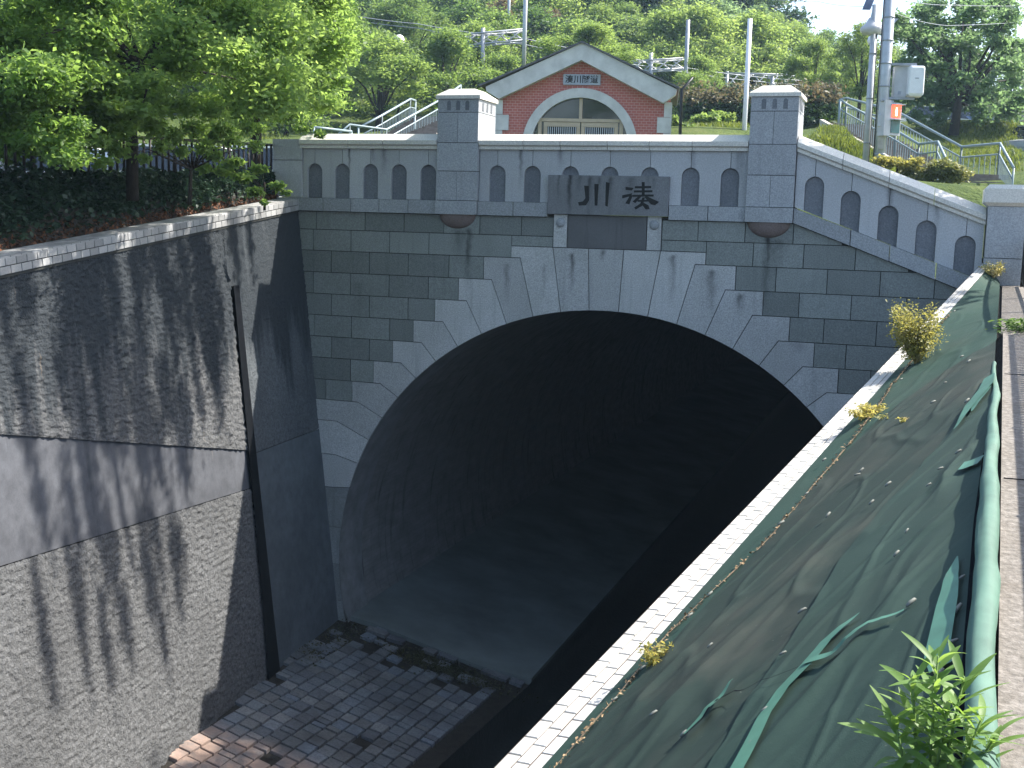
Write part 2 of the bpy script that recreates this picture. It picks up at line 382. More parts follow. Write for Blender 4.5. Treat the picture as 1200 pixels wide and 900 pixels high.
# voussoirs
A0, DA = 2.97, 5.86
def rad(o, z):  # point on circle for joint angle k
    return None
tops = [5.655, 5.655, 5.47, 5.11, 4.75, 4.39, 4.03, 3.67, 3.30, 2.955, 2.6, 2.02, 1.445]
joint_top_off = [.28, .855, 1.39, 1.865, 2.285, 2.685, 3.06, 3.425, 3.79, 4.2, 4.585, 4.62, 4.66]
outer_off = [None, None, 1.545, 2.005, 2.43, 2.835, 3.21, 3.575, 3.92, 4.31, 5.3, 5.3, 5.3]
def arcpts(a, b, n=4, rr=R): return [(rr*math.sin(math.radians(a+(b-a)*i/n)), CZ+rr*math.cos(math.radians(a+(b-a)*i/n))) for i in range(n+1)]
def ang(k): return A0+DA*k
def vpoly(k):  # offsets from axis, right-hand side; k = stone between joint k-1 and k
    if k == 0: a = arcpts(-A0, A0); return a[::-1]+[(-joint_top_off[0], tops[0]), (joint_top_off[0], tops[0])]
    lo, hi = ang(k-1), ang(k)
    a = arcpts(lo, hi)
    g = G
    top_in = (joint_top_off[k-1], tops[k-1]); 
    if k == 1: return a[::-1]+[(joint_top_off[0], tops[0]), (joint_top_off[1], tops[1])]
    zt = tops[k-1]; zb = tops[k]
    return a[::-1]+[top_in, (outer_off[k], zt), (outer_off[k], zb), (joint_top_off[k], zb)]
def shrink(poly, g=G):
    n = len(poly); a = sum(poly[i][0]*poly[(i+1)%n][1]-poly[(i+1)%n][0]*poly[i][1] for i in range(n)); 
    if a < 0: poly = poly[::-1]
    out = []
    for i in range(n):
        p0, p, p1 = Vector(poly[i-1]), Vector(poly[i]), Vector(poly[(i+1) % n])
        d0 = (p-p0); d1 = (p1-p)
        if d0.length < 1e-6 or d1.length < 1e-6: out.append(tuple(p)); continue
        d0.normalize(); d1.normalize(); n0 = Vector((-d0.y, d0.x)); n1 = Vector((-d1.y, d1.x)); m = n0+n1
        if m.length < .2: out.append(tuple(p+n0*g)); continue
        m.normalize(); out.append(tuple(p+m*(g/max(.35, m.dot(n0)))))
    return out
for k in range(0, 13):
    for sgn in ((1,) if k == 0 else (1, -1)):
        P = vpoly(k)
        P = shrink([(AX+sgn*x, z) for x, z in P])
        if sgn > 0: P = clip(P, -SL, 1, 6.0-SL*1.128)
        pr('voussoir', P, -.016-random.random()*.014, .8, m_vous)
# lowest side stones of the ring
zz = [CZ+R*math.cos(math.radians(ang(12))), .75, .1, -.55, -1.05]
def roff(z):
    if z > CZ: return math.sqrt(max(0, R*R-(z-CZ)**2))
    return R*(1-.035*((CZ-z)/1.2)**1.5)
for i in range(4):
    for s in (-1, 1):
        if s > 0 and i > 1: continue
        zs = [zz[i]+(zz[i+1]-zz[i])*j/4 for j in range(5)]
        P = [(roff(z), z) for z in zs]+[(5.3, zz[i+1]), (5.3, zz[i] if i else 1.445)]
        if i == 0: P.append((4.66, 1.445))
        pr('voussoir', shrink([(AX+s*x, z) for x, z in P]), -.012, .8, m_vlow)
# ashlar courses
def block(x0, x1, z0, z1, mat=m_ash, name='ashlar_block'):
    P = [(x0+G, z0+G), (x1-G, z0+G), (x1-G, z1-G), (x0+G, z1-G)]
    if x1 > 1.128: P = clip(P, -SL, 1, 6.12-G-SL*1.128)
    if len(P) < 3 or max(p[0] for p in P)-min(p[0] for p in P) < .02: return
    pr(name, P, -random.random()*.014, .2, mat)
rowsL = {0: (6.12, 5.82, .86, [.53, .70, .62, .70, .70, .9, .7, .7]), 1: (5.82, 5.47, 1.545, [1.42, .70, .70, .7, .7, .7]), 2: (5.47, 5.11, 2.005, [.60, .72, .70, .7, .7, .7]), 3: (5.11, 4.75, 2.43, [.53, .70, .70, .7, .7, .7]),
  4: (4.75, 4.39, 2.835, [.48, .70, .70, .7, .7]), 5: (4.39, 4.03, 3.21, [.43, .70, .7, .7, .7]), 6: (4.03, 3.67, 3.575, [.43, .70, .7, .7]), 7: (3.67, 3.30, 3.92, [.43, .7, .7, .7]), 8: (3.30, 2.955, 4.31, [.5, .7, .7])}
rowsR = {0: (6.12, 5.82, .86, [.55, .70, .70, .7]), 1: (5.82, 5.47, 1.545, [.70, .73, .73, .74]), 2: (5.47, 5.11, 2.005, [.59, .735, .74, .74, .7]), 3: (5.11, 4.75, 2.43, [.52, .74, .76, .7]),
  4: (4.75, 4.39, 2.835, [.49, .74, .74, .7]), 5: (4.39, 4.03, 3.21, [.45, .74, .74]), 6: (4.03, 3.67, 3.575, [.45, .74, .7]), 7: (3.67, 3.30, 3.92, [.45, .74]), 8: (3.3, 2.955, 4.31, [.5, .6])}
for rows, s in ((rowsL, -1), (rowsR, 1)):
    for zt, zb, o, ls in rows.values():
        for l in ls:
            a, b = AX+s*o, AX+s*(o+l); block(min(a, b), max(a, b), zb, zt); o += l
block(AX-1.545, AX-.86, 5.655, 5.82); block(AX+.86, AX+1.545, 5.655, 5.82)
# flank stones and lower slab
for s in (-1, 1):
    x0, x1 = sorted((AX+s*.63, AX+s*.855)); xm = (x0+x1)/2
    o = pr('flank_stone', [(x0+G, 5.655+G), (x1-G, 5.655+G), (x1-G, 6.165), (x0+G, 6.165)], -.03, .2, m_vous)
    b = MB().lathe((0, 0, 0), [(.075, 0), (.07, .018), (.04, .03), (.0, .033)], 14).obj('round_boss', m_string, o, False)
    b.rotation_euler = (math.radians(90), 0, 0); b.location = (xm, -.03, 6.04)
pr('inscription_slab', [(AX-.62, 5.66), (AX+.62, 5.66), (AX+.62, 6.16), (AX-.62, 6.16)], -.022, .2, m_slab)
# string course
def strip_blocks(xs, zb, zt, y, name, mat):
    for a, b in zip(xs[:-1], xs[1:]):
        P = [(a+G, zb(a)+G), (b-G, zb(b)+G), (b-G, zt(b)-G), (a+G, zt(a)-G)]; pr(name, P, y, .3, mat)
zt_ = lambda x: 6.345 if x <= 1.128 else 6.358+SL*(x-1.128)
zb_ = lambda x: 6.12 if x <= 1.128 else 6.122+SL*(x-1.128)
strip_blocks([-7.6, -7.04, -6.53, -6.02, -5.51, -4.99, -4.50], zb_, zt_, -.06, 'string_stone', m_string)
strip_blocks([-4.50, -3.79], zb_, zt_, -.12, 'string_stone', m_string)
strip_blocks([-3.79, -3.19, -2.625], zb_, zt_, -.06, 'string_stone', m_string)
strip_blocks([-.715, -.12, .43], zb_, zt_, -.06, 'string_stone', m_string)
strip_blocks([.43, 1.128], zb_, lambda x: 6.345, -.12, 'string_stone', m_string)
strip_blocks([1.128, 1.95, 2.50, 3.14, 3.75, 4.3], zb_, zt_, -.06, 'string_stone', m_string)
# parapet panels with niches
NW = .137
def niche_parapet(x0, x1, cs, zb, zt, ntop, y=-.0):
    """cs niche centres; joints at centres above the arch"""
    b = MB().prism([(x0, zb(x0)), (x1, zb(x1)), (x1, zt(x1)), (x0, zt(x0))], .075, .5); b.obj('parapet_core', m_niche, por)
    edges = [x0]+list(cs)+[x1]
    for i in range(len(edges)-1):
        a, b2 = edges[i], edges[i+1]; P = []
        la = (i == 0); lb = (i == len(edges)-2)
        g = G*.7
        # bottom left
        if la: P += [(a+g, zb(a)), (a+g, zt(a))][:1]
        else: P += [(a+NW, zb(a+NW))]
        P += [(b2-g, zb(b2))] if lb else [(b2-NW, zb(b2-NW))]
        if not lb:
            c = ntop(b2)-NW
            P += [(b2-NW*math.cos(t), c+NW*math.sin(t)) for t in [math.pi/2*k/6 for k in range(0, 6)]]+[(b2-g, c+NW)]
        P += [(b2-g, zt(b2))]
        P += [(a+g, zt(a))]
        if not la:
            c = ntop(a)-NW
            P += [(a+g, c+NW)]+[(a+NW*math.sin(t), c+NW*math.cos(t)) for t in [math.pi/2*k/6 for k in range(1, 7)]]
        pr('parapet_stone', P, y-random.random()*.003, .073, m_par)
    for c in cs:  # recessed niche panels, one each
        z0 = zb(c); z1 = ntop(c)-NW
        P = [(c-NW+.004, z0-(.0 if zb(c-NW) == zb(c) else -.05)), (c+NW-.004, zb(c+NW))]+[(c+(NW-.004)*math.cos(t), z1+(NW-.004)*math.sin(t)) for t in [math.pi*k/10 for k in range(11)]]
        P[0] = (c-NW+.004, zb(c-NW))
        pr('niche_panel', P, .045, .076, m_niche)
zf = lambda x: 6.345
niche_parapet(-6.94, -4.50, [-6.716, -6.21, -5.697, -5.185, -4.67], zf, lambda x: 7.15, lambda x: 6.907)
niche_parapet(-3.79, .43, [-3.485, -2.905, -2.287, -1.66, -1.036, -.415, .175], zf, lambda x: 7.15, lambda x: 6.907)
niche_parapet(1.128, 3.74, [1.40, 1.92, 2.45, 2.975, 3.505], lambda x: 6.358+SL*(x-1.128), lambda x: 7.152-.377*(x-1.128), lambda x: 6.80-.374*(x-1.40))
# end pier at left
pr('parapet_stone', [(-7.5, 6.35), (-6.945, 6.35), (-6.945, 6.95), (-7.5, 6.95)], -.03, .5, m_par)
pr('parapet_stone', [(-7.5, 6.96), (-6.945, 6.96), (-6.945, 7.30), (-7.5, 7.30)], -.03, .5, m_par)
# coping
prof = [(-.045, 0), (-.045, .045), (-.08, .07), (-.08, .135), (.10, .245), (.42, .245), (.58, .135), (.58, .07), (.54, .045), (.54, 0)]
def coping(pts):
    for a, b in zip(pts[:-1], pts[1:]):
        d = (Vector(b)-Vector(a)).normalized()*.004
        MB().profile(prof, Vector(a)+d, Vector(b)-d).obj('coping_stone', m_cap, por)
coping([(x, 0, 7.152) for x in (-6.98, -6.1, -5.45, -4.50)])
coping([(x, 0, 7.152) for x in (-3.79, -3.05, -2.45, -1.7, -1.05, -.40, .43)])
coping([(x, 0, 7.152-.377*(x-1.128)) for x in (1.128, 1.78, 2.43, 3.05, 3.75)])
# pillars
def pillar(x0, x1):
    y0, y1 = -.085, .70; g = .005; xm = (x0+x1)/2
    p = bpy.data.objects.new('pillar', None); C0.objects.link(p); p.parent = por; p.location = Vector((xm, 0, 6.1))-Vector(por.location)
    MB().box(x0+.012, x1-.012, y0+.012, y1-.012, 6.13, 7.93).obj('pillar_core', m_mortar, p)
    def bl(a, b, c, d, mat=m_pil, nm='pillar_block', ins=0):
        MB().box(a+g*.6, b-g*.6, y0+ins-random.random()*.002, y1-ins, c+g, d-g).obj(nm, mat, p)
    bl(x0, xm, 6.345, 6.807); bl(xm, x1, 6.345, 6.807)
    bl(x0, x1, 6.807, 7.25); bl(x0, xm, 7.25, 7.722); bl(xm, x1, 7.25, 7.722)
    bl(x0, x1, 7.722, 7.93)
    for k in (-1, 0, 1):
        for front in (0, 1):
            P = [(-.032, 0), (.032, 0)]+[(.032*math.cos(t), .115+.03*math.sin(t)) for t in [math.pi*j/6 for j in range(7)]]
            if front: b = MB().prism([(xm+k*.155+a, 7.755+c) for a, c in P], y0-.005, y0+.02)
            else:
                ym = (y0+y1)/2+k*.19; b = MB(); b.prism([(a, c) for a, c in P], 0, .02)
                b.v = [(x1-.014+.02*(1-v[1]/.02)-.002, ym+v[0], 7.755+v[2]) for v in b.v]
            b.obj('small_niche', m_niche, p)
    o = .028
    b = MB(); b.box(x0-o, x1+o, y0-o, y1+o, 7.93, 7.985)
    i = .14
    b.add([(x0-o, y0-o, 7.985), (x1+o, y0-o, 7.985), (x1+o, y1+o, 7.985), (x0-o, y1+o, 7.985), (x0+i, y0+i, 8.1), (x1-i, y0+i, 8.1), (x1-i, y1-i, 8.1), (x0+i, y1-i, 8.1)],
          [(0,1,5,4),(1,2,6,5),(2,3,7,6),(3,0,4,7),(4,5,6,7)])
    b.obj('cap_stone', m_cap, p)
    # rounded corbel under the string course
    c = MB(); n = 10; vs = []; fs = []
    for a in range(n+1):
        th = math.pi/2*a/n
        for k in range(17):
            t = math.pi*k/16; vs.append((xm+.315*math.cos(th)*math.cos(t)*1.0, -.11*math.cos(th)*math.sin(t)-.0, 6.125-.225*math.sin(th)))
    for a in range(n):
        for k in range(16): fs.append((a*17+k, (a+1)*17+k, (a+1)*17+k+1, a*17+k+1))
    c.add(vs, fs, True); c.obj('corbel', m_corbel, p)
pillar(-4.49, -3.795); pillar(.435, 1.12)
# soffit and tunnel tube
def vault(name, y0, y1, dr, mat, parent, zlow=-2.6, ny=2, disp=0):
    pts = []
    zs = [zlow, -1.0, -.6, -.2]
    prof_ = [(-(roff(z) if z > -1 else roff(-1)*.99)+dr, z) for z in zs]+[(-(R-dr)*math.cos(t), CZ+(R-dr)*math.sin(t)) for t in [math.pi*k/48 for k in range(49)]]
    prof_ += [(-x, z) for x, z in prof_[3::-1]]
    P = np.array([[(AX+x, y0+(y1-y0)*j/ny, z) for x, z in prof_] for j in range(ny+1)])
    return grid(name, P, mat, parent)
tun = thing('tunnel_bore', 'dark arched tunnel bore behind the granite portal', 'tunnel', (AX, .85, -.9))
vault('arch_soffit', .0, .86, .001, m_soffit, por)
def ringface(y, d0, d1, mat, parent):
    P = []
    for d in (d0, d1): P.append([(AX-(R-d)*math.cos(t), y, CZ+(R-d)*math.sin(t)) for t in [math.pi*k/48 for k in range(49)]])
    P = np.array(P); lo = P[:, :1].copy(); lo[:, :, 2] = -2.6; hi = P[:, -1:].copy(); hi[:, :, 2] = -2.6
    return grid('ring_step', np.concatenate([lo, P, hi], 1), mat, parent, False)
ringface(.86, .0, -.4, m_soffit, tun)
vault('lining', .86, 3.75, -.05, m_lin, tun)
pass
vault('inner_ring', 3.75, 4.3, -.05, m_lin, tun)
vault('deep_lining', 4.3, 90, -.05, m_lin, tun, ny=20)
MB().box(AX-6, AX+6, 90, 90.3, -4, 6).obj('dark_end_plug', m_dark, tun)  # black plug added at the far end to keep the bore dark
# ------------------------------------------------------------------ stone sign on the parapet
sg = thing('stone_sign', 'long weathered stone sign carved with two large characters across the parapet', 'sign', (AX, -.06, 6.175))
pr('sign_slab', [(-2.618, 6.172), (-.72, 6.172), (-.72, 6.768), (-2.618, 6.768)], -.085, .04, m_sign, sg)
kawa = [[(385,265),(425,268),(427,385),(400,428),(342,430),(335,402),(375,395),(396,368)], [(470,250),(505,252),(495,430),(472,430)], [(565,235),(597,242),(580,440),(560,430)]]
mina = [[(728,275),(795,285),(780,305),(728,300)], [(700,345),(782,328),(776,350),(700,371)], [(765,345),(787,345),(760,420),(726,412)],
 [(862,235),(886,235),(886,345),(862,345)], [(805,270),(940,268),(940,286),(805,288)], [(797,305),(950,303),(950,320),(797,322)], [(786,341),(960,338),(960,355),(786,358)],
 [(838,350),(862,352),(808,410),(786,396)], [(902,352),(930,365),(1006,400),(972,426),(938,420),(886,362)], [(828,384),(925,383),(925,397),(828,399)], [(868,362),(888,362),(872,428),(812,463),(800,446),(850,414)], [(880,408),(918,428),(928,460),(895,462),(866,424)]]
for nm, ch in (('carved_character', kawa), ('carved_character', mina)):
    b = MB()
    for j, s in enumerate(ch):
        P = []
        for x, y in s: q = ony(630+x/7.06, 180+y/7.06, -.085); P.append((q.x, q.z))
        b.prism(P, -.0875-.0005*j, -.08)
    b.obj(nm, m_glyph, sg)
# ------------------------------------------------------------------ channel floor
FS = .20
def fz(x): return -.832-FS*(x+6.22)
EX = lambda y: -2.95+.06*(y+3.5) if y < 0 else -2.74
P = []
for y in np.linspace(-14, 0.1, 40):
    P.append([(x, y, fz(x)-.05+.02*noise.noise(Vector((x*2, y*2, 0)))) for x in np.linspace(-8.5, EX(y), 30)])
o = grid('channel_bed', np.array(P), m_soil); tag(o, kind='structure')
P = []
for y in np.linspace(-14, 90, 60):
    e = EX(y); P.append([(e, y, fz(e)-.05), (e+.03, y, fz(e)-.55), (-1.67, y, -2.25), (.2, y, -2.0), (2.5, y, -1.6), (5, y, -1.4)])
o = grid('channel_bottom', np.array(P), m_chan); tag(o, kind='structure')
# smooth tunnel floor sheet
b = MB(); ex = -2.74; y0 = .12
top = [(-6.4, y0-.02), (-5.6, y0+.05), (-4.6, y0-.03), (-3.6, y0-.1), (ex, y0+.12), (ex, 90), (-6.4, 90)]
vs = [(x, y, fz(x)+.02) for x, y in top]+[(x, y, fz(x)-.2) for x, y in top]
n = len(top); b.add(vs, [tuple(range(n))]+[(i, i+n, (i+1) % n+n, (i+1) % n) for i in range(n)])
o = b.obj('tunnel_floor', m_conc); tag(o, kind='structure')
# pavers
pav = thing('stone_paving', 'rows of worn granite setts paving the channel before the tunnel', 'paving', (-4.5, -3, -1.2))
cnt = 0
row = 0; xr = -6.45
while xr < -2.9:
    wr = .232+random.uniform(-.008, .008); y = -7.4+random.random()*.2
    while y < .0:
        l = random.choice([.24, .26, .27, .25, .23, .26, .13])*random.uniform(.95, 1.05)
        xc, yc = xr+wr/2+.06*(y+3.5)*.9, y+l/2
        base = -6.22-.078*yc
        vis = xc > base+.02 and xc+wr/2 < EX(yc)+.03
        near = yc > -1.0
        skip = (near and random.random() < (.25+.5*(yc+1.0))) or random.random() < .015 or (yc > -.9 and -4.6 < xc < -3.6 and random.random() < .6)
        if y > -6.6 and vis and not skip:
            b = MB(); hx, hy = wr/2-.016, l/2-.014; c = .007
            jx = [random.uniform(-.006, .006) for _ in range(8)]
            q = [(-hx+jx[0], -hy+jx[1]), (hx+jx[2], -hy+jx[3]), (hx+jx[4], hy+jx[5]), (-hx+jx[6], hy+jx[7])]
            dz = random.uniform(-.008, .008)
            vs = [(a, bb, -.08-FS*a) for a, bb in q]+[(a, bb, -c-FS*a) for a, bb in q]+[(a*.94, bb*.94, -FS*a) for a, bb in q]
            b.add(vs, [(0,1,5,4),(1,2,6,5),(2,3,7,6),(3,0,4,7),(4,5,9,8),(5,6,10,9),(6,7,11,10),(7,4,8,11),(8,9,10,11)])
            o = b.obj('paver', m_paver, pav, False); o.location = Vector((xc, yc, fz(xc)+dz))-Vector(pav.location); o.rotation_euler = (random.uniform(-.02, .02), random.uniform(-.02, .02), -.05+random.uniform(-.02, .02)); cnt += 1
            if cnt > 295: break
        y += l
    row += 1; xr += wr
print('pavers', cnt)
# sill stones, loose stones, moss at the tunnel threshold
x = -6.0
while x < -2.9:
    l = random.uniform(.25, .5)
    if random.random() < .75:
        b = MB().box(-l/2+.02, l/2-.02, -.09, .08, -.06, .0); o = b.obj('sill_stone', m_paver, pav, False)
        o.location = Vector((x+l/2, random.uniform(-.06, 0), fz(x+l/2)+.005))-Vector(pav.location); o.rotation_euler = (0, math.atan(FS), random.uniform(-.06, .06))
    x += l
pts = []
for _ in range(1800):
    x = rng.normal(-4.0, .55); y = rng.normal(-.45, .16); pts.append((x, y, fz(x)-.01+rng.random()*.02))
for _ in range(500):
    x = rng.uniform(-6.1, -5.6); y = rng.uniform(-2, 0); pts.append((x, y, fz(x)-.01+rng.random()*.02))
m_moss = leafmat('moss', (.02, .025, .008), (.06, .055, .02), .1)
o = link('moss', leafmesh('moss', np.array(pts), .05, m_moss, 3)); tag(o, 'brown green moss on the soil gap before the tunnel threshold', 'moss', kind='stuff')
# ------------------------------------------------------------------ left wing wall
WA = Vector((-7.018, 0, 6.047)); WB = Vector((-6.219, 0, -.832)); WC = Vector((-5.758, -5.91, -.924))
WN = (WA-WB).cross(WC-WB).normalized(); WN = WN if WN.x > 0 else -WN
def wx(y, z): return WB.x-(WN.y*(y-WB.y)+WN.z*(z-WB.z))/WN.x
def ctop(y): return 6.13+(.108)*y
lw = thing('left_retaining_wall', 'tall battered concrete retaining wall on the left with tiled coping', 'retaining wall', (-6.3, -4, -.9))
def wallpatch(name, y0, y1, zlo, zhi, res, amp, mat, prot=0.):
    amp *= 1.5
    ny = max(2, int((y1-y0)/res)); nz = max(2, int(6.5/res)); P = np.zeros((ny+1, nz+1, 3))
    for i in range(ny+1):
        y = y0+(y1-y0)*i/ny; a, bq = zlo(y), zhi(y)
        for j in range(nz+1):
            z = a+(bq-a)*j/nz; d = prot
            if amp: d += amp*noise.noise(Vector((y*17, z*17, 1)))+amp*.7*noise.noise(Vector((y*39, z*39, 5)))
            P[i, j] = (wx(y, z)+d, y, z)
    return grid(name, P, mat, lw, True)
bt = lambda y: 2.52-.208*(y+2.57); bb_ = lambda y: 1.95-.059*(y+2.6)
gz = lambda y: -1.3
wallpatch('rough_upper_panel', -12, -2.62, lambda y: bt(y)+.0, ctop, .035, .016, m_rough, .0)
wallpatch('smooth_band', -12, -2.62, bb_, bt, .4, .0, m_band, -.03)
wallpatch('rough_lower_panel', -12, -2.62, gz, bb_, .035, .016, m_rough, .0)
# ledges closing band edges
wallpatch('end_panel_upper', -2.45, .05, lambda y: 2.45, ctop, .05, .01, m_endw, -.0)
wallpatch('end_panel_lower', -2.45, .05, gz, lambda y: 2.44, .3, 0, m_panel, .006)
# groove between: widening recess, its deep shade painted black
def groove():
    # top closing piece above the groove start
    P = []
    for y in (-2.68, -2.4): P.append([(wx(y, z)+.006, y, z) for z in (4.97, ctop(y))])
    grid('end_panel_cap', np.array(P), m_rough, lw, False)
    P = []
    for y, d in ((-2.62, .0), (-2.62, -.45), (-2.45, -.45), (-2.45, 0)): P.append([(wx(y, z)+d, y, z) for z in np.linspace(-1.3, 5.0, 8)])
    grid('joint_groove', np.array(P), m_dark, lw, False)
    # wedge leaf that makes it widen downwards
groove()
MB().prism([(0, 0), (1, 0), (1, 1)], 0, 1)
b = MB(); vs = []
for z, hw in ((4.98, .085), (2.6, .11), (0, .17), (-1.2, .21)):
    for s in (-1, 1): y = -2.52+s*hw-.05*(2.6-z)*.25; vs.append((wx(y, z)+.034, y, z))
b.add(vs, [(0,1,3,2),(2,3,5,4),(4,5,7,6)]); b.obj('groove_shade_cover', m_dark, lw)  # black strip laid over the groove in place of its deep shade
# weep pipe outlet: elliptical concrete boss
c = Vector((wx(-2.65, 5.23), -2.65, 5.23))
b = MB(); n = 20; vs = [c+Vector((.035, 0, 0))]
for rr, d in ((.085, .035), (.11, .0)):
    for k in range(n):
        t = 2*math.pi*k/n; y, z = c.y+rr*1.0*math.cos(t), c.z+rr*1.7*math.sin(t)*1.1; vs.append((wx(y, z)+d+.002, y, z))
b.add(vs, [(0, 1+k, 1+(k+1) % n) for k in range(n)]+[(1+k, 1+n+k, 1+n+(k+1) % n, 1+(k+1) % n) for k in range(n)]); b.obj('weep_hole_plug', m_rough, lw)
# wall body behind
b = MB(); vs = []
for y in (-12, 0):
    for x, z in ((wx(y, -1.3)-.5, -1.3), (wx(y, ctop(y))-.05, ctop(y)-.01), (wx(y, ctop(y))-.6, ctop(y)-.01), (wx(y, -1.3)-1.5, -1.3)): vs.append((x, y, z))
b.add(vs, [(0,1,2,3),(7,6,5,4),(0,4,5,1),(1,5,6,2),(2,6,7,3)]); b.obj('wall_core', m_mortar, lw)
# coping tiles of the left wall: two rows on the face, four on the top
TW, TL = .093, .185
tile_me = MB(); hx, hy, hz = TL/2-.0055, TW/2-.0055, .012
tile_me.add([(-hx,-hy,-hz),(hx,-hy,-hz),(hx,hy,-hz),(-hx,hy,-hz),(-hx,-hy,hz-.003),(hx,-hy,hz-.003),(hx,hy,hz-.003),(-hx,hy,hz-.003),(-hx+.004,-hy+.004,hz),(hx-.004,-hy+.004,hz),(hx-.004,hy-.004,hz),(-hx+.004,hy-.004,hz)],
   [(0,1,5,4),(1,2,6,5),(2,3,7,6),(3,0,4,7),(4,5,9,8),(5,6,10,9),(6,7,11,10),(7,4,8,11),(8,9,10,11)])
tl_me = tile_me.mesh('tile', m_tile); tr_me = tile_me.mesh('tile', m_tilew)
def place_tile(me, p, ax, nrm, parent, name='coping_tile'):
    o = bpy.data.objects.new(name, me); C0.objects.link(o); o.parent = parent
    ax = ax.normalized(); nrm = (nrm-ax*nrm.dot(ax)).normalized(); sd = nrm.cross(ax)
    m = Matrix((ax, sd, nrm)).transposed().to_4x4(); m.translation = p-Vector(parent.location); o.matrix_local = m; return o
def Le(y): z = ctop(y); return Vector((wx(y, z)+.03, y, z))
Ld = (Le(0)-Le(-8)).normalized()
facen = WN.copy()
n_t = 0
for k in range(int(8.9/TL)):
    y = -.02-TL*(k+.5)*Ld.y
    base = Le(y)
    for rw in range(2):
        p = base+Vector((0, 0, TW*(rw+.5)))+Ld*(TL/2 if rw % 2 else 0); place_tile(tl_me, p+Vector((.0, 0, 0)), Ld, Vector((1, 0, 0)), lw); n_t += 1
    for rw in range(4):
        p = base+Vector((-TW*(rw+.5)+.012, 0, TW*2+.0))+Ld*(TL/2 if rw % 2 else 0); place_tile(tl_me, p, Ld, Vector((0, 0, 1)), lw); n_t += 1
b = MB(); b.add([v for y in (-12, 0) for v in (Le(y)+Vector((-.005, 0, -.03)), Le(y)+Vector((-.005, 0, 2*TW+.003)), Le(y)+Vector((-.42, 0, 2*TW+.003)), Le(y)+Vector((-.42, 0, -.1)))],
   [(0,4,5,1),(1,5,6,2),(2,6,7,3),(0,3,7,4),(0,1,2,3),(7,6,5,4)]); b.obj('coping_bed', m_mortar, lw)
# ------------------------------------------------------------------ right bank: coping, sheet, path
KA0 = Vector((1.124, -11.7, 2.881)); KA1 = Vector((3.867, 0, 5.624)); KL0 = Vector((.81, -11.7, 2.824)); KL1 = Vector((3.755, -.0, 5.643))
KB0 = Vector((3.283, -14.03, 4.301)); KB1 = Vector((3.996, 0, 5.392))
def KA(y): s = y/-11.7; return KA1+(KA0-KA1)*s
def KL(y): s = y/-11.7; return KL1+(KL0-KL1)*s
def KB(y): s = y/-14.03; return KB1+(KB0-KB1)*s
rw_ = thing('right_retaining_wall', 'right retaining wall with sunlit white tiled coping running up to the parapet', 'retaining wall', (2, -6, -2))
b = MB(); vs = []
for y in (-15, 0.0):
    l, a = KL(y), KA(y); vs += [(l.x-.02-.9, y, -2.2), (l.x, y, l.z+.0085), (a.x-.0, y, a.z+.0085), (a.x+.2, y, -2.2)]
b.add(vs, [(0,1,2,3),(7,6,5,4),(0,4,5,1),(1,5,6,2),(2,6,7,3)]); b.obj('wall_body', flat('brown_mortar_wall', (.085, .062, .05), .95), rw_)
d = (KL1-KL0).normalized()
for k in range(int(14.4/TL)+1):
    for rw in range(3):
        s = (k+.5+(.5 if rw % 2 else 0))*TL; y = -.05-s*d.y
        l, a = KL(y), KA(y); wdt = (a-l); 
        dd = (KL(y-1)-KL(y)).normalized()*-1; p = l+wdt*((rw+.5)/3); o = place_tile(tr_me, p, dd, wdt.cross(dd)*(1 if wdt.cross(dd).z > 0 else -1), rw_); o.scale = (1, (wdt-dd*wdt.dot(dd)).length/3/TW, 1)
    for rw in range(2):
        s = (k+.5+(.5 if rw % 2 else 0))*TL; y = -.05-s*d.y; l = KL(y)
        if k < 50: place_tile(tr_me, l+Vector((-.012, 0, -.02-TW*(rw+.5))), d, Vector((-1, 0, 0)), rw_)
# retaining soil body under the sheet + sheet pieces
def S(y, t): return KA(y)*(1-t)+KB(y)*t
def fold(u, v, w_):
    d = abs(u-v)/w_; return max(0, 1-d*d)
FOLDS = [(-12.9,.25,-10.6,.48,.07,.05),(-11.6,.35,-9.6,.52,.06,.06),(-13.4,.75,-11.2,.88,.05,.05),(-10.6,.75,-9.0,.80,.05,.06),(-9.7,.86,-9.35,.97,.05,.05),(-8.6,.45,-6.6,.62,.08,.05),(-11.9,.2,-10.2,.25,.04,.04),(-12.4,.42,-11.9,.60,.03,.04)]
def wr(y, t, amp):
    e = 0.
    for (ya, ta, yb, tb, w_, h_) in FOLDS:
        if ya < y < yb:
            s_ = (y-ya)/(yb-ya); d = abs(t-(ta+(tb-ta)*s_+.02*math.sin(y*4)))/w_
            if d < 1: e += .55*h_*(1-d)**1.5*math.sin(s_*math.pi)
    return wr0(y, t, amp)+e
def wr0(y, t, amp):
    """wrinkles of the cloth"""
    k = t*2.5
    a = noise.noise(Vector((y*.55+t*2.2, k*1.7, 3)))
    f = 1-abs(noise.noise(Vector((y*.8+t*3.5, k*2.2-y*.5, 9))))*2
    g = noise.noise(Vector((y*3.1, k*4, 2)))
    h = 1-abs(noise.noise(Vector((y*.45+t*1.2, k*3.0-y*.9, 19))))*2.2
    return amp*(a*.8+max(0, f-.74)*2.4+g*.10+max(0, h-.74)*2.0)
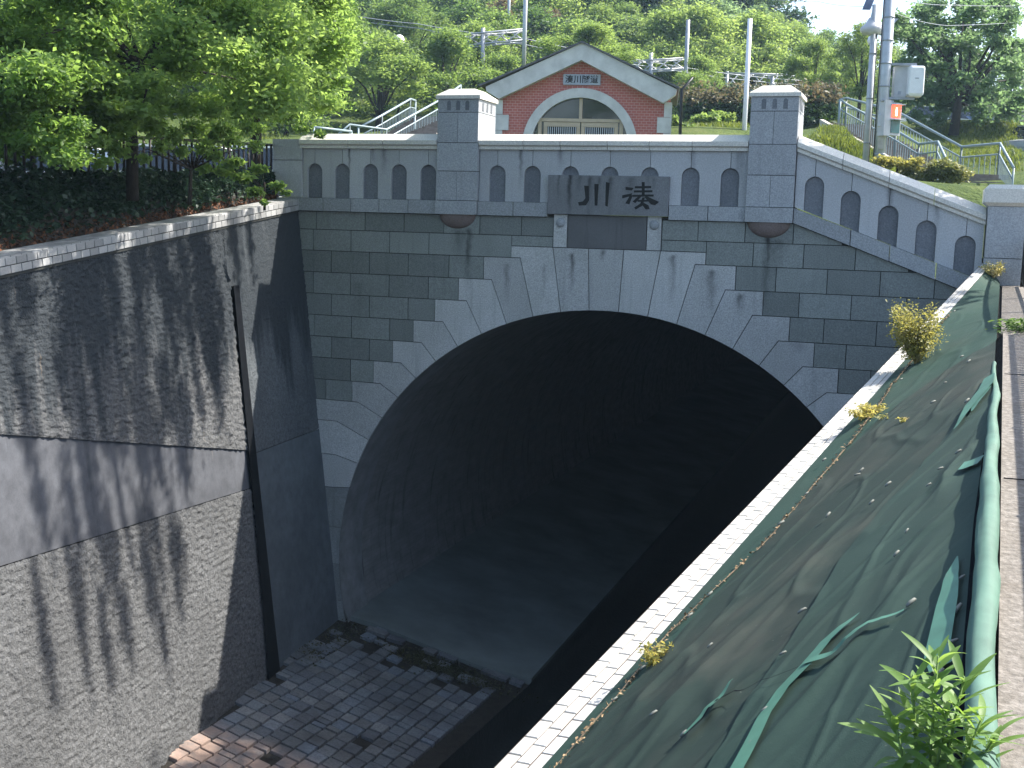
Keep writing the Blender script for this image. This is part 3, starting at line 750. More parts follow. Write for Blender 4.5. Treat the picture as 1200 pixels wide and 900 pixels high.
def sheet(name, mat, yr, t0, t1, lift, amp, nt_=90, ny=330, seed=0):
    P = np.zeros((ny+1, nt_+1, 3)); nrm = Vector((-.6, 0, .8))
    for i in range(ny+1):
        y = yr[0]+(yr[1]-yr[0])*i/ny; a, b_ = t0(y), t1(y)
        for j in range(nt_+1):
            t = a+(b_-a)*j/nt_; wd = (KB(y)-KA(y)).length
            e = min(1, t*6)*min(1, (1-t)*8+.1)
            q = S(y, t)+nrm*(lift*min(1, wd)+wr(y, t*wd/2.8, amp)*e*min(1, wd/1.2)); P[i, j] = q
    return grid(name, P, mat, wsheet)
wsheet = thing('weed_control_sheet', 'dark green weed sheet pinned over the slope beside the white coping', 'ground sheet', (2.5, -8, 4))
def interp(tab): 
    ys = [p[0] for p in tab]; ts = [p[1] for p in tab]
    return lambda y: float(np.interp(y, ys, ts))
dirt = interp([(-15, .02), (-11.8, .075), (-11.4, .08), (-10.5, .06), (-9.8, .1), (-9.2, .17), (-8, .20), (-6.5, .22), (-5, .15), (-2.4, .12), (0, .1)])
L1 = interp([(-15, .02), (-11.8, .08), (-9.2, .17), (-8.2, .20), (-7.6, .22), (-6.7, .33), (-6.05, .55), (-5.5, .96), (-5, 1), (0, 1)])
L2 = interp([(-15, .56), (-12.7, .585), (-12.3, .585), (-11.4, .625), (-10.7, .625), (-10, .69), (-8.56, .86), (-7.9, .94), (-7.2, 1), (0, 1)])
m1 = lambda y: min(1., L1(y)+.02)
sheet('sheet_strip', m_sh1, (-15, 0.0), lambda y: 0., m1, .02, .012, 60, 360)
sheet('sheet_strip', m_sh2, (-15, -5.45), lambda y: L1(y), lambda y: min(1, L2(y)+.02), .032, .017, 90, 300)
sheet('sheet_strip', m_sh3, (-15, -7.2), lambda y: L2(y)-.005, lambda y: 1., .045, .015, 80, 300)
b = MB(); vs = []
for y in (-15, 0):
    a, q = KA(y), KB(y); vs += [(a.x, y, a.z-.03), (q.x+.05, y, q.z-.03), (q.x+.05, y, -2), (a.x, y, -2)]
b.add(vs, [(0,1,2,3),(7,6,5,4),(0,4,5,1),(1,5,6,2)]); o = b.obj('slope_soil', m_soil); tag(o, kind='structure')
def surf(y, t, lift=.06):
    return S(y, t)+Vector((-.6, 0, .8))*(lift+wr(y, t*(KB(y)-KA(y)).length/2.8, .016)*min(1, t*6)*min(1, (1-t)*8+.1))
def ribbon(name, pts, mat, wds, lift=.068, parent=None):
    """flat strip laid over the cloth following (y,t) points"""
    parent = parent or wsheet; Q = []
    for i in range(len(pts)-1):
        for k in range(8):
            s = k/8; Q.append((pts[i][0]*(1-s)+pts[i+1][0]*s, pts[i][1]*(1-s)+pts[i+1][1]*s, wds[i]*(1-s)+wds[i+1]*s))
    Q.append((pts[-1][0], pts[-1][1], wds[-1])); P = []
    for i, (y, t, wd) in enumerate(Q):
        a = S(*Q[max(i-1, 0)][:2]); c = S(*Q[min(i+1, len(Q)-1)][:2]); dr = (c-a).normalized(); nn = Vector((-.6, 0, .8)); sd = dr.cross(nn).normalized()
        p = surf(y, t, lift); P.append([p-sd*wd, p, p+sd*wd])
    return grid(name, np.array([[tuple(v) for v in r] for r in P]), mat, parent)
ribbon('repair_strip', [(-13.6, .66), (-13.127, .66), (-12.732, .652), (-12.516, .664), (-12.343, .694), (-12.162, .715), (-12.068, .747), (-12.0, .77)], m_tape, [.05, .045, .04, .04, .045, .04, .03, .004])
ribbon('repair_strip', [(-12.33, .69), (-12.401, .746), (-12.36, .779), (-12.29, .808), (-12.313, .87)], m_tape, [.03, .028, .022, .02, .012], .075)
ribbon('repair_strip', [(-11.9, .955), (-12.1, .95), (-12.481, .948), (-13.027, .945), (-13.22, .954)], m_tape, [.004, .035, .055, .06, .05])
ribbon('repair_strip', [(-12.5, .478), (-12.284, .505), (-12.1, .528)], m_tape, [.01, .028, .004])
ribbon('repair_strip', [(-7.4, .99), (-7.809, .975), (-8.169, .922), (-8.85, .87)], m_tape, [.05, .07, .06, .005])
ribbon('repair_strip', [(-7.9, .99), (-8.3, .94), (-8.5, .93)], m_tape, [.03, .035, .01])
ribbon('repair_strip', [(-10.1, .93), (-10.15, .985)], m_tape, [.07, .08])
ribbon('torn_seam', [(-12.60, .47), (-12.42, .50), (-12.25, .512), (-12.22, .54), (-12.278, .565), (-12.343, .678)], m_dark, [.004, .006, .012, .006, .004, .003], .07)
# debris line along the seam
for a, c in (((-3.2), (-5.3)), ((-5.4), (-7.2)), ((-7.3), (-9.3)), ((-9.4), (-10.6)), ((-10.8), (-12.4))):
    ys = np.linspace(a, c, 6); ribbon('dirt_line', [(y, dirt(y)+random.uniform(-.006, .006)) for y in ys], m_debris, [random.uniform(.004, .02) for _ in ys], .034)
pts = []
for _ in range(500):
    y = rng.uniform(-12, -2.5); t = dirt(y)+rng.normal(0, .012); p = surf(y, t, .035); pts.append(tuple(p))
o = link('leaf_litter', leafmesh('leaf_litter', np.array(pts), .03, m_debris, 5), wsheet); wl(o, wsheet); tag(o, kind='stuff')
# pins
pin = MB()
for k in range(6):
    pass
pin.tube([(-.055, 0, 0), (-.045, 0, .008), (0, 0, .012), (.045, 0, .008), (.055, 0, 0)], [.004, .013, .016, .013, .004], 8); pin_me = pin.mesh('pin', m_pin)
pinpos = [(888,886,1.),(905,843,1.),(925,777,.8),(948,728,.6),(1076,719,1.),(1108,708,.0),(1119,690,1.),(1136,690,1.),(1133,727,1.),(1127,768,1.),(1112,806,1),(1058,660,.9),(1070,633,.9),(1086,607,.9),(1097,581,.9),(1108,558,.9),(1055,578,.8),(1046,575,.8),(1130,540,.7),(1121,539,.7),(1011,566,.7),(1027,597,.8),(944,715,.8),(976,612,.7),(841,770,.8),(888,715,.7),(920,620,.6),(863,625,.6),(906,635,.6),(950,585,.6),(1015,560,.6),(1080,510,.5),(1098,478,.5),(1112,455,.5),(1068,492,.5),(1140,430,.5),(1060,450,.5),(1086,402,.4),(1100,385,.4),(1122,370,.4),(842,678,.8),(815,731,.8),(838,705,.8),(860,668,.7),(760,792,.9),(727,830,.9),(689,868,.9),(778,855,.9),(810,873,.7),(955,574,.6),(970,545,.6),(1132,425,.4),(1145,505,.6),(1139,478,.6)]
pinpos = [p for i, p in enumerate(pinpos) if i < 12 or i % 3 != 1]
def solve(px, py):
    y, t = -9., .5
    v = ray(px, py)
    for _ in range(60):
        def Fn(y, t):
            q = S(y, t)-CAM; z = q.dot(fw); return np.array([600+F*q.dot(cr)/z-px, 450-F*q.dot(cu)/z-py])
        f = Fn(y, t); e = 1e-4; J = np.array([(Fn(y+e, t)-f)/e, (Fn(y, t+e)-f)/e]).T
        st = np.clip(np.linalg.solve(J, -f), -1.5, 1.5); y = min(y+st[0], -.3); t = min(max(t+st[1], -.2), 1.2)
    return y, t
for px, py, s in pinpos:
    if s == 0: continue
    y, t = solve(px, py)
    if not (0 < t < 1.0): continue
    o = link('pin', pin_me, wsheet); o.location = surf(y, t, .058)-Vector(wsheet.location); o.rotation_euler = (random.uniform(-.2, .2), -.45+random.uniform(-.2, .2), random.uniform(.5, 1.1)); k = .38+.25*random.random(); o.scale = (k, k, k)
# rolled hem
roll_o = thing('rolled_green_sheet', 'bright green rolled sheet edge lying along the concrete path kerb', 'ground sheet', (3.3, -12, 4.3))
P = []
for y in np.linspace(-14.6, -6.6, 160):
    p = KB(y); s = min(1, max(0, (-6.4-y)/5)); rr = .016+.042*s+.006*noise.noise(Vector((y*3, 0, 0)))
    rowp = []
    for k in range(15):
        a = math.pi*1.25-k/14*math.pi*1.5
        r2 = rr*(1+.22*noise.noise(Vector((y*1.3, k*.35, 2)))+.05*noise.noise(Vector((y*5, k*.5, 2))))
        rowp.append((p.x-.015+r2*.9*math.cos(a)+.02*noise.noise(Vector((y*.8, 3, 3))), y, p.z+rr*.55+.045*s+r2*1.0*math.sin(a)))
    P.append(rowp)
grid('rolled_edge', np.array(P), m_roll, roll_o)
P = []
for y in np.linspace(-15, -6.7, 50):
    p = KB(y); s = min(1, max(0, (-6.4-y)/5)); P.append([(p.x-.02, y, p.z+.05*s), (p.x-.075*s-.01, y, p.z+.02*s), (p.x-.07*s-.01, y, p.z-.03)])
grid('rolled_edge_shadow', np.array(P), m_dark, roll_o)  # black strip beside the roll, painted where its shadow gap lies
# path
path = []
b = MB(); vs = []
for y in (-19.5, -4.6):
    q = KB(y); vs += [(q.x+.045, y, q.z+.03), (q.x+2.6, y, q.z+.03), (q.x+2.6, y, q.z-.4), (q.x+.045, y, q.z-.4)]
b.add(vs, [(3,2,1,0),(4,5,6,7),(0,1,5,4),(4,7,3,0)]); o = b.obj('footpath', m_walk); tag(o, kind='structure')
b = MB(); vs = []
for y in (-4.59, .3):
    q = KB(y); vs += [(q.x+.03, y, q.z-.03), (q.x+2.6, y, q.z-.03), (q.x+2.6, y, q.z-.5), (q.x+.03, y, q.z-.5)]
b.add(vs, [(3,2,1,0),(4,5,6,7),(0,1,5,4),(4,7,3,0)]); o = b.obj('footpath_far', m_walk); tag(o, kind='structure'); o.name = 'pavement'
# path joint strips
for yy in (-10.55, -7.2):
    q = KB(yy); MB().box(q.x+.06, q.x+2.5, yy-.008, yy+.008, q.z+.031, q.z+.034).obj('path_joint', m_dark).__setitem__('kind', 'structure')
# railing on the path (its shadow falls across the concrete)
def railing(name, label, cat, A_, B_, h, n, mat, rails=(1., .08), rb=.012, rp=.03, posts=2, group=None, tophw=None):
    A_, B_ = Vector(A_), Vector(B_); t = thing(name, label, cat, tuple(A_), group)
    up = Vector((0, 0, 1))
    for f in rails: MB().tube([A_+up*h*f, B_+up*h*f], rp*.8, 6).obj('rail', mat, t)
    bars = []
    for i in range(n+1):
        p = A_.lerp(B_, i/n); m_ = i % max(1, n//posts) == 0
        if m_: MB().tube([p-up*.05, p+up*h*1.02], rp, 6).obj('post', mat, t)
        else: bars.append(p)
    if len(bars) and rb*F/((A_+B_)/2-CAM).length > 99: pass
    bm_ = MB().tube([(0, 0, h*rails[-1]), (0, 0, h*rails[0])], rb, 5).mesh('bar', mat)
    if len(bars) <= 80:
        for p in bars: o = link('bar', bm_, t); o.location = p-A_
    else:
        b = MB()
        for p in bars: b.tube([p+up*h*rails[-1], p+up*h*rails[0]], rb, 4, False)
        o = b.obj('bars', mat, t); tag(o, kind='stuff')
    return t
q0, q1 = KB(-.25), KB(-4.2)
railing('iron_railing', 'black iron railing beside the small granite end pillar at right', 'railing', q0+Vector((.28, 0, -.0)), q1+Vector((.28+.12, 0, -.0)), .62, 44, m_black, (1., .1), .016, .028, 3)
railing('path_railing', 'black iron railing along the near footpath outside the slope', 'railing', KB(-4.5)+Vector((.85, 0, 0)), KB(-17)+Vector((.93, 0, 0)), 1.0, 150, m_black, (1., .5, .1), .03, .03, 6)
# small end pillar
ep = thing('end_pillar', 'short granite end pillar with overhanging chamfered cap where the parapet ends', 'pillar', (4.02, .1, 5.2))
x0, x1 = 3.755, 4.26
MB().box(x0, x1, -.16, .45, 4.9, 5.71).obj('lower_block', m_pil, ep)
MB().box(x0+.004, x1-.004, -.156, .446, 5.72, 6.42).obj('shaft_block', m_pil, ep)
MB().box(x0+.02, x1-.02, -.14, .43, 4.9, 6.6).obj('pillar_core', m_mortar, ep)
b = MB(); X0, X1, Y0, Y1 = x0, x1, -.16, .45
def fr(b, z0, z1, o0, o1):
    b.add([(X0-o0, Y0-o0, z0), (X1+o0, Y0-o0, z0), (X1+o0, Y1+o0, z0), (X0-o0, Y1+o0, z0), (X0-o1, Y0-o1, z1), (X1+o1, Y0-o1, z1), (X1+o1, Y1+o1, z1), (X0-o1, Y1+o1, z1)],
       [(0,1,5,4),(1,2,6,5),(2,3,7,6),(3,0,4,7),(4,5,6,7),(3,2,1,0)])
fr(b, 6.425, 6.475, 0., .055); fr(b, 6.476, 6.66, .055, .055); fr(b, 6.661, 6.72, .055, -.0)
b.obj('cap_stone', m_cap, ep)
# ------------------------------------------------------------------ terrain behind
cp = []
def add(px, py, d): p = at(px, py, d); cp.append((p.x, p.y, p.z))
for a in [(800,152,40),(860,150,40),(950,162,36),(975,150,42),(1015,200,33),(1060,205,33),(1105,228,32),(1150,245,36),(1190,180,44),(1160,150,56),(1120,144,55),(830,142,48),(990,140,48),(900,135,55),
          (500,172,44),(430,175,44),(540,155,50),(320,170,42),(200,160,46),(120,150,50),(300,140,60),(450,120,65),(600,110,65),(700,110,70),(800,110,70),(1000,110,75),(1100,115,80),(1250,120,80),(60,120,62),(-150,120,62),
          (300,75,92),(600,62,100),(750,62,100),(900,80,112),(1000,105,110),(1100,118,110),(1250,125,110),(0,60,95),(-200,60,95)]: add(*a)
for k in range(9):
    p = at(1100, 205, 39.6).lerp(at(992, 146, 45), k/8); cp.append((p.x, p.y, p.z-.3)); p = at(470, 165, 45.5).lerp(at(515, 138, 51), k/8); cp.append((p.x, p.y, p.z-.3))
for x, y, z in [(-9,2,6.2),(-5,2,6.2),(-2,2,6.2),(0,2,6.1),(2,1.5,5.7),(4,1.2,5.2),(7,1.5,5.2),(-5,8,6.4),(-1,8,6.6),(5,8,6.0),(9,6,5.8),(-12,4,6.1),(-16,2,6.0),(-10,-2,6.3),(-12,-8,6.1),(-20,-6,5.9),(-24,5,6.1),(8,-6,4.6),(6,-14,4.2),(12,-16,4),(-9,-14,5.6),(14,4,6),(-30,-20,6),(20,-20,4),(-12,12,6.8),(20,15,7.2),(30,40,9)]: cp.append((x, y, z))
cp = np.array(cp)
def height(x, y):
    x = np.asarray(x, float); y = np.asarray(y, float)
    d2 = (x[..., None]-cp[:, 0])**2+(y[..., None]-cp[:, 1])**2; wgt = 1/(d2+.35)**2.0
    h = (wgt*cp[:, 2]).sum(-1)/wgt.sum(-1)
    dd = np.hypot(x-3, y+18); return h+np.clip(dd-115, 0, 400)*-.01
def hz(x, y): return float(height(np.array([x]), np.array([y]))[0])
# back terrain (behind portal), with a fine near zone
def terrain(xs, ys, name, mat):
    X, Y = np.meshgrid(xs, ys, indexing='ij'); Z = height(X, Y); return grid(name, np.stack([X, Y, Z], -1), mat)
o = terrain(np.concatenate([np.linspace(-160, -30, 40), np.linspace(-29, 12, 110), np.linspace(13, 160, 50)]), np.concatenate([np.linspace(.62, 45, 130), np.linspace(46, 300, 80)]), 'hillside', m_grass); tag(o, kind='structure')
o = terrain(np.linspace(-160, -9.2, 60), np.linspace(-120, .6, 60), 'ground', m_road); tag(o, kind='structure')
P = []
for y in np.linspace(-60, .6, 40):
    q = KB(max(y, -19)); P.append([(q.x+2.3, y, q.z-.02), (q.x+8, y, q.z-.1), (160, y, 4.)])
o = grid('street', np.array(P), m_road); tag(o, kind='structure')
# street strip behind parapet, slightly above the hillside sheet
# left planting bank from coping up to the fence line
def FL(y):  # fence line
    s = (y+.1)/(-6.85); return Vector((-7.29+.34*s-.25, y, 6.66-.30*s))
P = []
for y in np.linspace(-13, .02, 60):
    a = Le(y)+Vector((-.40, 0, 2*TW-.01)); f = FL(y); z2 = f.z-.02
    P.append([tuple(a)]+[tuple(a.lerp(Vector((f.x+.0, y, z2)), s)+Vector((0, 0, .05*noise.noise(Vector((y*1.5, s*3, 0)))+.06*math.sin(s*math.pi)))) for s in (.2, .4, .6, .8)]+[(f.x, y, z2), (f.x-.5, y, z2), (f.x-1.2, y, 6.28), (-9.4, y, hz(-9.4, y)+.01)])
o = grid('planting_bank', np.array(P), m_soil); tag(o, kind='structure')
def bankp(y, s):
    a = Le(y)+Vector((-.40, 0, 2*TW-.01)); f = FL(y); return a.lerp(Vector((f.x, y, f.z-.02)), s)
pts = []
r = rng
for _ in range(15000):
    y = r.uniform(-9.5, 0); s = r.random()
    if s < .22+.1*math.sin(y*3) and r.random() < .8: continue
    p = bankp(y, s); pts.append((p.x, p.y, p.z+.05+.06*math.sin(s*3.1)+r.random()*.10*(1+noise.noise(Vector((y*1.5, s*3, 0))))))
o = link('ivy', leafmesh('ivy', np.array(pts), .075, L_ivy, 11, up=.8, aspect=.9)); tag(o, 'dark glossy ivy covering the shaded bank above the left coping', 'ivy', kind='stuff')
pts = []
for _ in range(2600):
    y = r.uniform(-9.5, 0); p = bankp(y, r.uniform(-.02, .28)); pts.append((p.x, p.y, p.z+.03))
m_litter = flat('dry_leaf', (.16, .07, .035), .9, var=.5, scale=9)
o = link('dry_leaves', leafmesh('dry_leaves', np.array(pts), .055, m_litter, 12, up=1.)); tag(o, 'reddish dry leaves lying along the back of the left coping', 'leaf litter', kind='stuff')
# fence at left
railing('fence', 'low dark brown bar fence under the trees above the left wall', 'fence', FL(-9.2), FL(.15), .58, 60, m_brown, (.93, .06), .019, .03, 6)
# ------------------------------------------------------------------ brick entrance building
HL = at(580, 157, 34); HR = at(788, 157, 34)
hx = (HR-HL); hx.z = 0; hW = hx.length; hd = math.atan2(hx.y, hx.x)
# VP check: building nearly parallel to portal, slight turn
HZ = 6.7
cx_, cy_ = (HL.x+HR.x)/2, (HL.y+HR.y)/2
hrot = math.radians(12)
hs = (lambda p: p)
def HP(px, py):  # pixel -> local (x,z) on the gable plane
    v = ray(px, py); nrm = Vector((math.sin(hrot), -math.cos(hrot), 0)); c = Vector((cx_, cy_, 0)); t = (c-CAM).dot(nrm)/v.dot(nrm); p = CAM+v*t-c
    return (p.x*math.cos(hrot)+p.y*math.sin(hrot), p.z)
m_brick = Mt('red_brick', .85, .2)
tc = m_brick.n('ShaderNodeTexCoord').outputs['Object']; sx = m_brick.n('ShaderNodeSeparateXYZ'); m_brick.l(tc, sx.inputs[0]); cb = m_brick.n('ShaderNodeCombineXYZ'); m_brick.l(sx.outputs[0], cb.inputs[0]); m_brick.l(sx.outputs[2], cb.inputs[1])
br = m_brick.n('ShaderNodeTexBrick'); m_brick.l(cb.outputs[0], br.inputs['Vector']); br.inputs['Scale'].default_value = 3.4; br.inputs['Mortar Size'].default_value = .022
br.inputs[1].default_value = (.42, .13, .11, 1); br.inputs[2].default_value = (.34, .10, .085, 1); br.inputs[3].default_value = (.5, .34, .3, 1)
m_brick.col(m_brick.mix(m_brick.math('MULTIPLY', m_brick.noise(3, 4), .5), br.outputs[0], (.38, .12, .09))); m_brick = m_brick.m
m_trim = flat('pale_trim', (.5, .5, .48), .8, var=.18, scale=2.5, bump=.1)
m_roof = flat('roof_tile_dark', (.09, .09, .095), .6)
m_wood = flat('beige_door_frame', (.42, .34, .24), .6, var=.1)
bh = thing('brick_building', 'small red brick gabled building with pale arched doorway behind the parapet', 'building', (cx_, cy_, 0), rz=hrot)
def hpr(name, P, y0, y1, mat, parent=bh): return MB().prism(P, y0, y1).obj(name, mat, parent, False)
pk = HP(683, 52); eL = HP(571, 103); eR = HP(793, 106); pin_ = HP(682, 72); iL = HP(586, 117); iR = HP(777, 122)
wl_x, wr_x = HP(580, 140)[0], HP(787, 140)[0]; wz = iL[1]
xm = (wl_x+wr_x)/2
ac = HP(679.5, 160)  # arch centre
arx = (HP(747, 157)[0]-HP(611.5, 157)[0])/2; ai = (HP(736.5, 157)[0]-HP(622.5, 157)[0])/2
azt = HP(679, 103.5)[1]; azc = azt-arx; ac = (HP(679.5, 157)[0], azc)
# wall with the arch opening: build as left jamb, right jamb and pieces over the arch
b = MB(); y0, y1 = 0, .35
n = 24
apn = [(ac[0]-(arx-.08)*math.cos(math.pi*k/n), ac[1]+(arx-.08)*math.sin(math.pi*k/n)) for k in range(n+1)]
def gz_(x):  # gable inner line height
    return pin_[1]+(iL[1]-pin_[1])*abs(x-pin_[0])/abs(iL[0]-pin_[0])+.25
for i in range(n):
    p, q = apn[i], apn[i+1]
    if p[0] < pin_[0] < q[0]: b.prism([p, q, (q[0], gz_(q[0])), (pin_[0], gz_(pin_[0])), (p[0], gz_(p[0]))], y0, y1)
    else: b.prism([p, q, (q[0], gz_(q[0])), (p[0], gz_(p[0]))], y0, y1)
b.prism([(wl_x+.05, 5.5), (apn[0][0], 5.5), apn[0], (apn[0][0], gz_(apn[0][0])), (wl_x+.05, gz_(wl_x+.05))], y0, y1)
b.prism([(apn[-1][0], 5.5), (wr_x-.05, 5.5), (wr_x-.05, gz_(wr_x-.05)), (apn[-1][0], gz_(apn[-1][0])), apn[-1]], y0, y1)
b.obj('gable_wall', m_brick, bh, False)
MB().box(wl_x+.25, wr_x-.45, y1+.002, 4.5, 5.5, iL[1]).obj('building_body', m_brick, bh, False)
# cornice boards
hpr('gable_cornice', [eL, (eL[0]+.02, eL[1]-.12), iL, pin_, pk], -.3, .1, m_trim)
hpr('gable_cornice', [pk, pin_, iR, (eR[0]-.02, eR[1]-.14), eR], -.3, .1, m_trim)
hpr('roof', [(eL[0]-.15, eL[1]+.01), pk, (pk[0], pk[1]+.05), (eL[0]-.2, eL[1]+.05)], -.36, 4.6, m_roof)
hpr('roof', [pk, (eR[0]+.05, eR[1]+.01), (eR[0]+.08, eR[1]+.05), (pk[0], pk[1]+.05)], -.36, 4.6, m_roof)
# arch trim
NS = 11
for k in range(NS):
    a, c = math.pi*k/NS, math.pi*(k+1)/NS; P = [(ac[0]-arx*math.cos(a+(c-a)*i/3), ac[1]+arx*math.sin(a+(c-a)*i/3)) for i in range(4)]+[(ac[0]-ai*math.cos(a+(c-a)*i/3), ac[1]+ai*math.sin(a+(c-a)*i/3)) for i in range(3, -1, -1)]
    hpr('arch_stone', P, -.08, .3, m_trim)
for s in (-1, 1): x0_, x1_ = sorted((ac[0]+s*arx, ac[0]+s*ai)); MB().box(x0_, x1_, -.08, .3, 5.5, ac[1]-.01).obj('jamb_stone', m_trim, bh, False)
zq = wz-.05
for s, xx in ((1, wl_x), (-1, wr_x)):
    z = wz+.0; k = 0
    while z > 6:
        w_ = (.22, .4)[k % 2]; h_ = (.42, .44)[k % 2]; a, c = sorted((xx-.0*s, xx+s*w_)); MB().box(a, c, -.05-.002*k, .2, z-h_+.01, z).obj('quoin', m_trim, bh, False); z -= h_; k += 1
# doors
tz = HP(680, 139)[1]; tb = HP(680, 142)[1]
MB().box(ac[0]-ai-.05, ac[0]+ai+.05, .12, .16, 5.6, azt).obj('dark_glazing', m_glass, bh, False)
MB().box(HP(635, 139)[0], HP(726, 139)[0], .02, .1, tz-.09, tz).obj('transom', m_wood, bh, False)
MB().box(ac[0]-.045, ac[0]+.045, .03, .09, tz, azt-.26).obj('mullion', m_wood, bh, False)
for s in (-1, 1): xx = HP(632.5 if s < 0 else 728, 150)[0]; MB().box(xx-.05, xx+.05, .02, .1, 5.6, tz-.0).obj('door_post', m_wood, bh, False)
for a_, c_ in ((637, 679.5), (681, 724)):
    a, c = HP(a_, 150)[0], HP(c_, 150)[0]
    d_ = bpy.data.objects.new('door', None); C0.objects.link(d_); d_.parent = bh; d_.location = (a, .06, 5.7)
    P = [(0, 0), (c-a, 0), (c-a, tz-.1-5.7), (0, tz-.1-5.7)]; H_ = tz-.1-5.7
    for q in ([0, .1, 0, H_], [c-a-.1, c-a, 0, H_], [.1, c-a-.1, H_-.13, H_], [.1, c-a-.1, .9, 1.05]): MB().box(q[0], q[1], -.02, .03, q[2], q[3]).obj('door_frame', m_wood, d_, False)
    MB().box(.1, c-a-.1, .028, .032, 1.05, H_-.1).obj('door_back', m_dark, d_, False)
    nb = 14
    for k in range(nb): x = .1+(c-a-.2)*(k+.5)/nb; MB().box(x-.012, x+.012, 0, .02, 1.05, H_-.13).obj('grille_bar', m_galv, d_, False)
# name board
sp = [HP(660.5, 87), HP(704, 87), HP(704, 100), HP(660.5, 100)]
ns = thing('name_board', 'small grey board with four dark characters on the brick gable', 'sign', (cx_, cy_, sp[2][1]), rz=hrot)
MB().box(sp[0][0], sp[1][0], -.06, -.002, 0, sp[0][1]-sp[2][1]).obj('board', flat('blue_grey_board', (.33, .36, .42), .6), ns, False)
def text(s, size, loc, rot, parent, mat, name='characters'):
    cu_ = bpy.data.curves.new('txt', 'FONT'); cu_.body = s; cu_.size = size; cu_.align_x = 'CENTER'; cu_.align_y = 'CENTER'; cu_.extrude = .004; cu_.offset = .003
    to = bpy.data.objects.new('txt', cu_); C0.objects.link(to); dg = bpy.context.evaluated_depsgraph_get(); me = bpy.data.meshes.new_from_object(to.evaluated_get(dg)); bpy.data.objects.remove(to)
    me.materials.clear(); me.materials.append(mat); o = link(name, me, parent); o.location = loc; o.rotation_euler = rot; return o
bwid = sp[1][0]-sp[0][0]; bhei = sp[0][1]-sp[2][1]
for i, ch in enumerate('湊川隧道'):
    o = text(ch, .23, (sp[0][0]+bwid*(.16+.225*i), -.064, bhei*.47), (math.pi/2, 0, 0), ns, m_glyph, 'character')
# dark bent post beside the building
bp = thing('bent_post', 'thin dark post with a bent top beside the right corner of the brick building', 'post', tuple(at(797, 150, 33)))
p0 = at(797, 160, 33); MB().tube([p0-Vector((0, 0, 1.5)), at(799, 105, 33), at(812, 91, 33)], [.05, .045, .03], 7).obj('post_tube', m_black, bp)
# ------------------------------------------------------------------ poles and signals
def vpole(name, label, px, py, d, topz, r, mat, drop=1.5, cat='pole', group=None, r2=None):
    p = at(px, py, d); t = thing(name, label, cat, (p.x, p.y, p.z-drop), group)
    MB().tube([(p.x, p.y, p.z-drop), (p.x, p.y, topz)], [r, r2 or r], 12).obj('shaft', mat, t); return t, p
def ztop(px, py, d): return at(px, py, d).z
vpole('utility_pole', 'slim pale grey pole standing left of the right granite pillar', 872, 155, 38, ztop(878, 25, 38), .075, m_white)
vpole('utility_pole', 'tall thin grey pole rising behind the left granite pillar', 613, 100, 60, ztop(614, 0, 60)+3, .11, m_galv)
vpole('utility_pole', 'faint grey pole in front of the woods right of the brick building', 803, 98, 66, ztop(805, 25, 66), .11, m_steel)
vpole('utility_pole', 'far thin grey pole between trees left of the gable', 595, 60, 80, ztop(596, 0, 80)+3, .1, m_galv)
t1, pA = vpole('signal_pole', 'slim grey steel pole, left one of the pair behind the sloped coping', 1014, 190, 33, ztop(1023, 10, 33), .085, m_galv)
t2, pB = vpole('signal_pole', 'thick grey steel pole carrying the pedestrian signal and equipment boxes', 1030, 195, 32.4, ztop(1036, -60, 32.4), .14, m_galv)
for k in range(7):
    z = pB.z+.3+k*.6; MB().tube([(pB.x, pB.y, z), (pB.x, pB.y, z+.04)], .155, 12).obj('clamp_band', m_steel, t2)
MB().tube([(pB.x-.15, pB.y-.05, pB.z-1), (pB.x-.16, pB.y-.05, pB.z+1.5), (pB.x-.15, pB.y-.06, pB.z+4.5)], .018, 5).obj('cable', m_black, t2)
MB().tube([(pA.x+.09, pA.y-.05, pA.z-1), (pA.x+.10, pA.y-.05, pA.z+1.8), (pA.x+.09, pA.y-.05, ztop(1022, 30, 33))], .014, 5).obj('cable', m_black, t1)
for k, z in enumerate((.5, 1.7, 2.9, 3.6)): MB().tube([(pA.x, pA.y, pA.z+z), (pA.x, pA.y, pA.z+z+.035)], .10, 10).obj('clamp_band', m_steel, t1)
MB().box(pB.x-.10, pB.x+.06, pB.y-.24, pB.y-.13, pB.z+1.05, pB.z+1.35).obj('junction_box', m_boxg, t2)
MB().box(pB.x-.06, pB.x+.08, pB.y-.165, pB.y-.14, pB.z+.45, pB.z+.8).obj('notice_plate', m_kerb, t2)
# pedestrian signal (seen facing left-front)
def oriented(px, py, d, yaw=0.):
    p = at(px, py, d); return p
sv = r0.copy(); fv = Vector((-fw.x, -fw.y, 0)).normalized()   # to camera
ps = thing('pedestrian_signal', 'grey pedestrian signal with its red lamp lit on the thick pole', 'traffic light', tuple(at(1045, 155, 32.2)))
c = at(1046, 140, 32.2); a1 = (r0*.9+fv*-.45).normalized(); a2 = Vector((0, 0, 1)).cross(a1)*-1
if a2.dot(fv) < 0: a2 = -a2
b = MB().obox(c, a1*.19, a2*.11, Vector((0, 0, .43))); b.obj('housing', m_boxg, ps)
MB().obox(c-a1*.30+Vector((0, 0, .02)), a1*.10, a2*.12, Vector((0, 0, .47))).obj('side_bracket', m_boxg, ps)
MB().obox(c-a1*.25+Vector((0, 0, .47)), a1*.2, a2*.06, Vector((0, 0, .02))).obj('bracket_arm', m_steel, ps)
m_red = Mt('red_lamp'); m_red.col((.7, .05, .03)); m_red.b.inputs['Emission Color'].default_value = (1, .08, .04, 1); m_red.b.inputs['Emission Strength'].default_value = 1.6; m_red = m_red.m
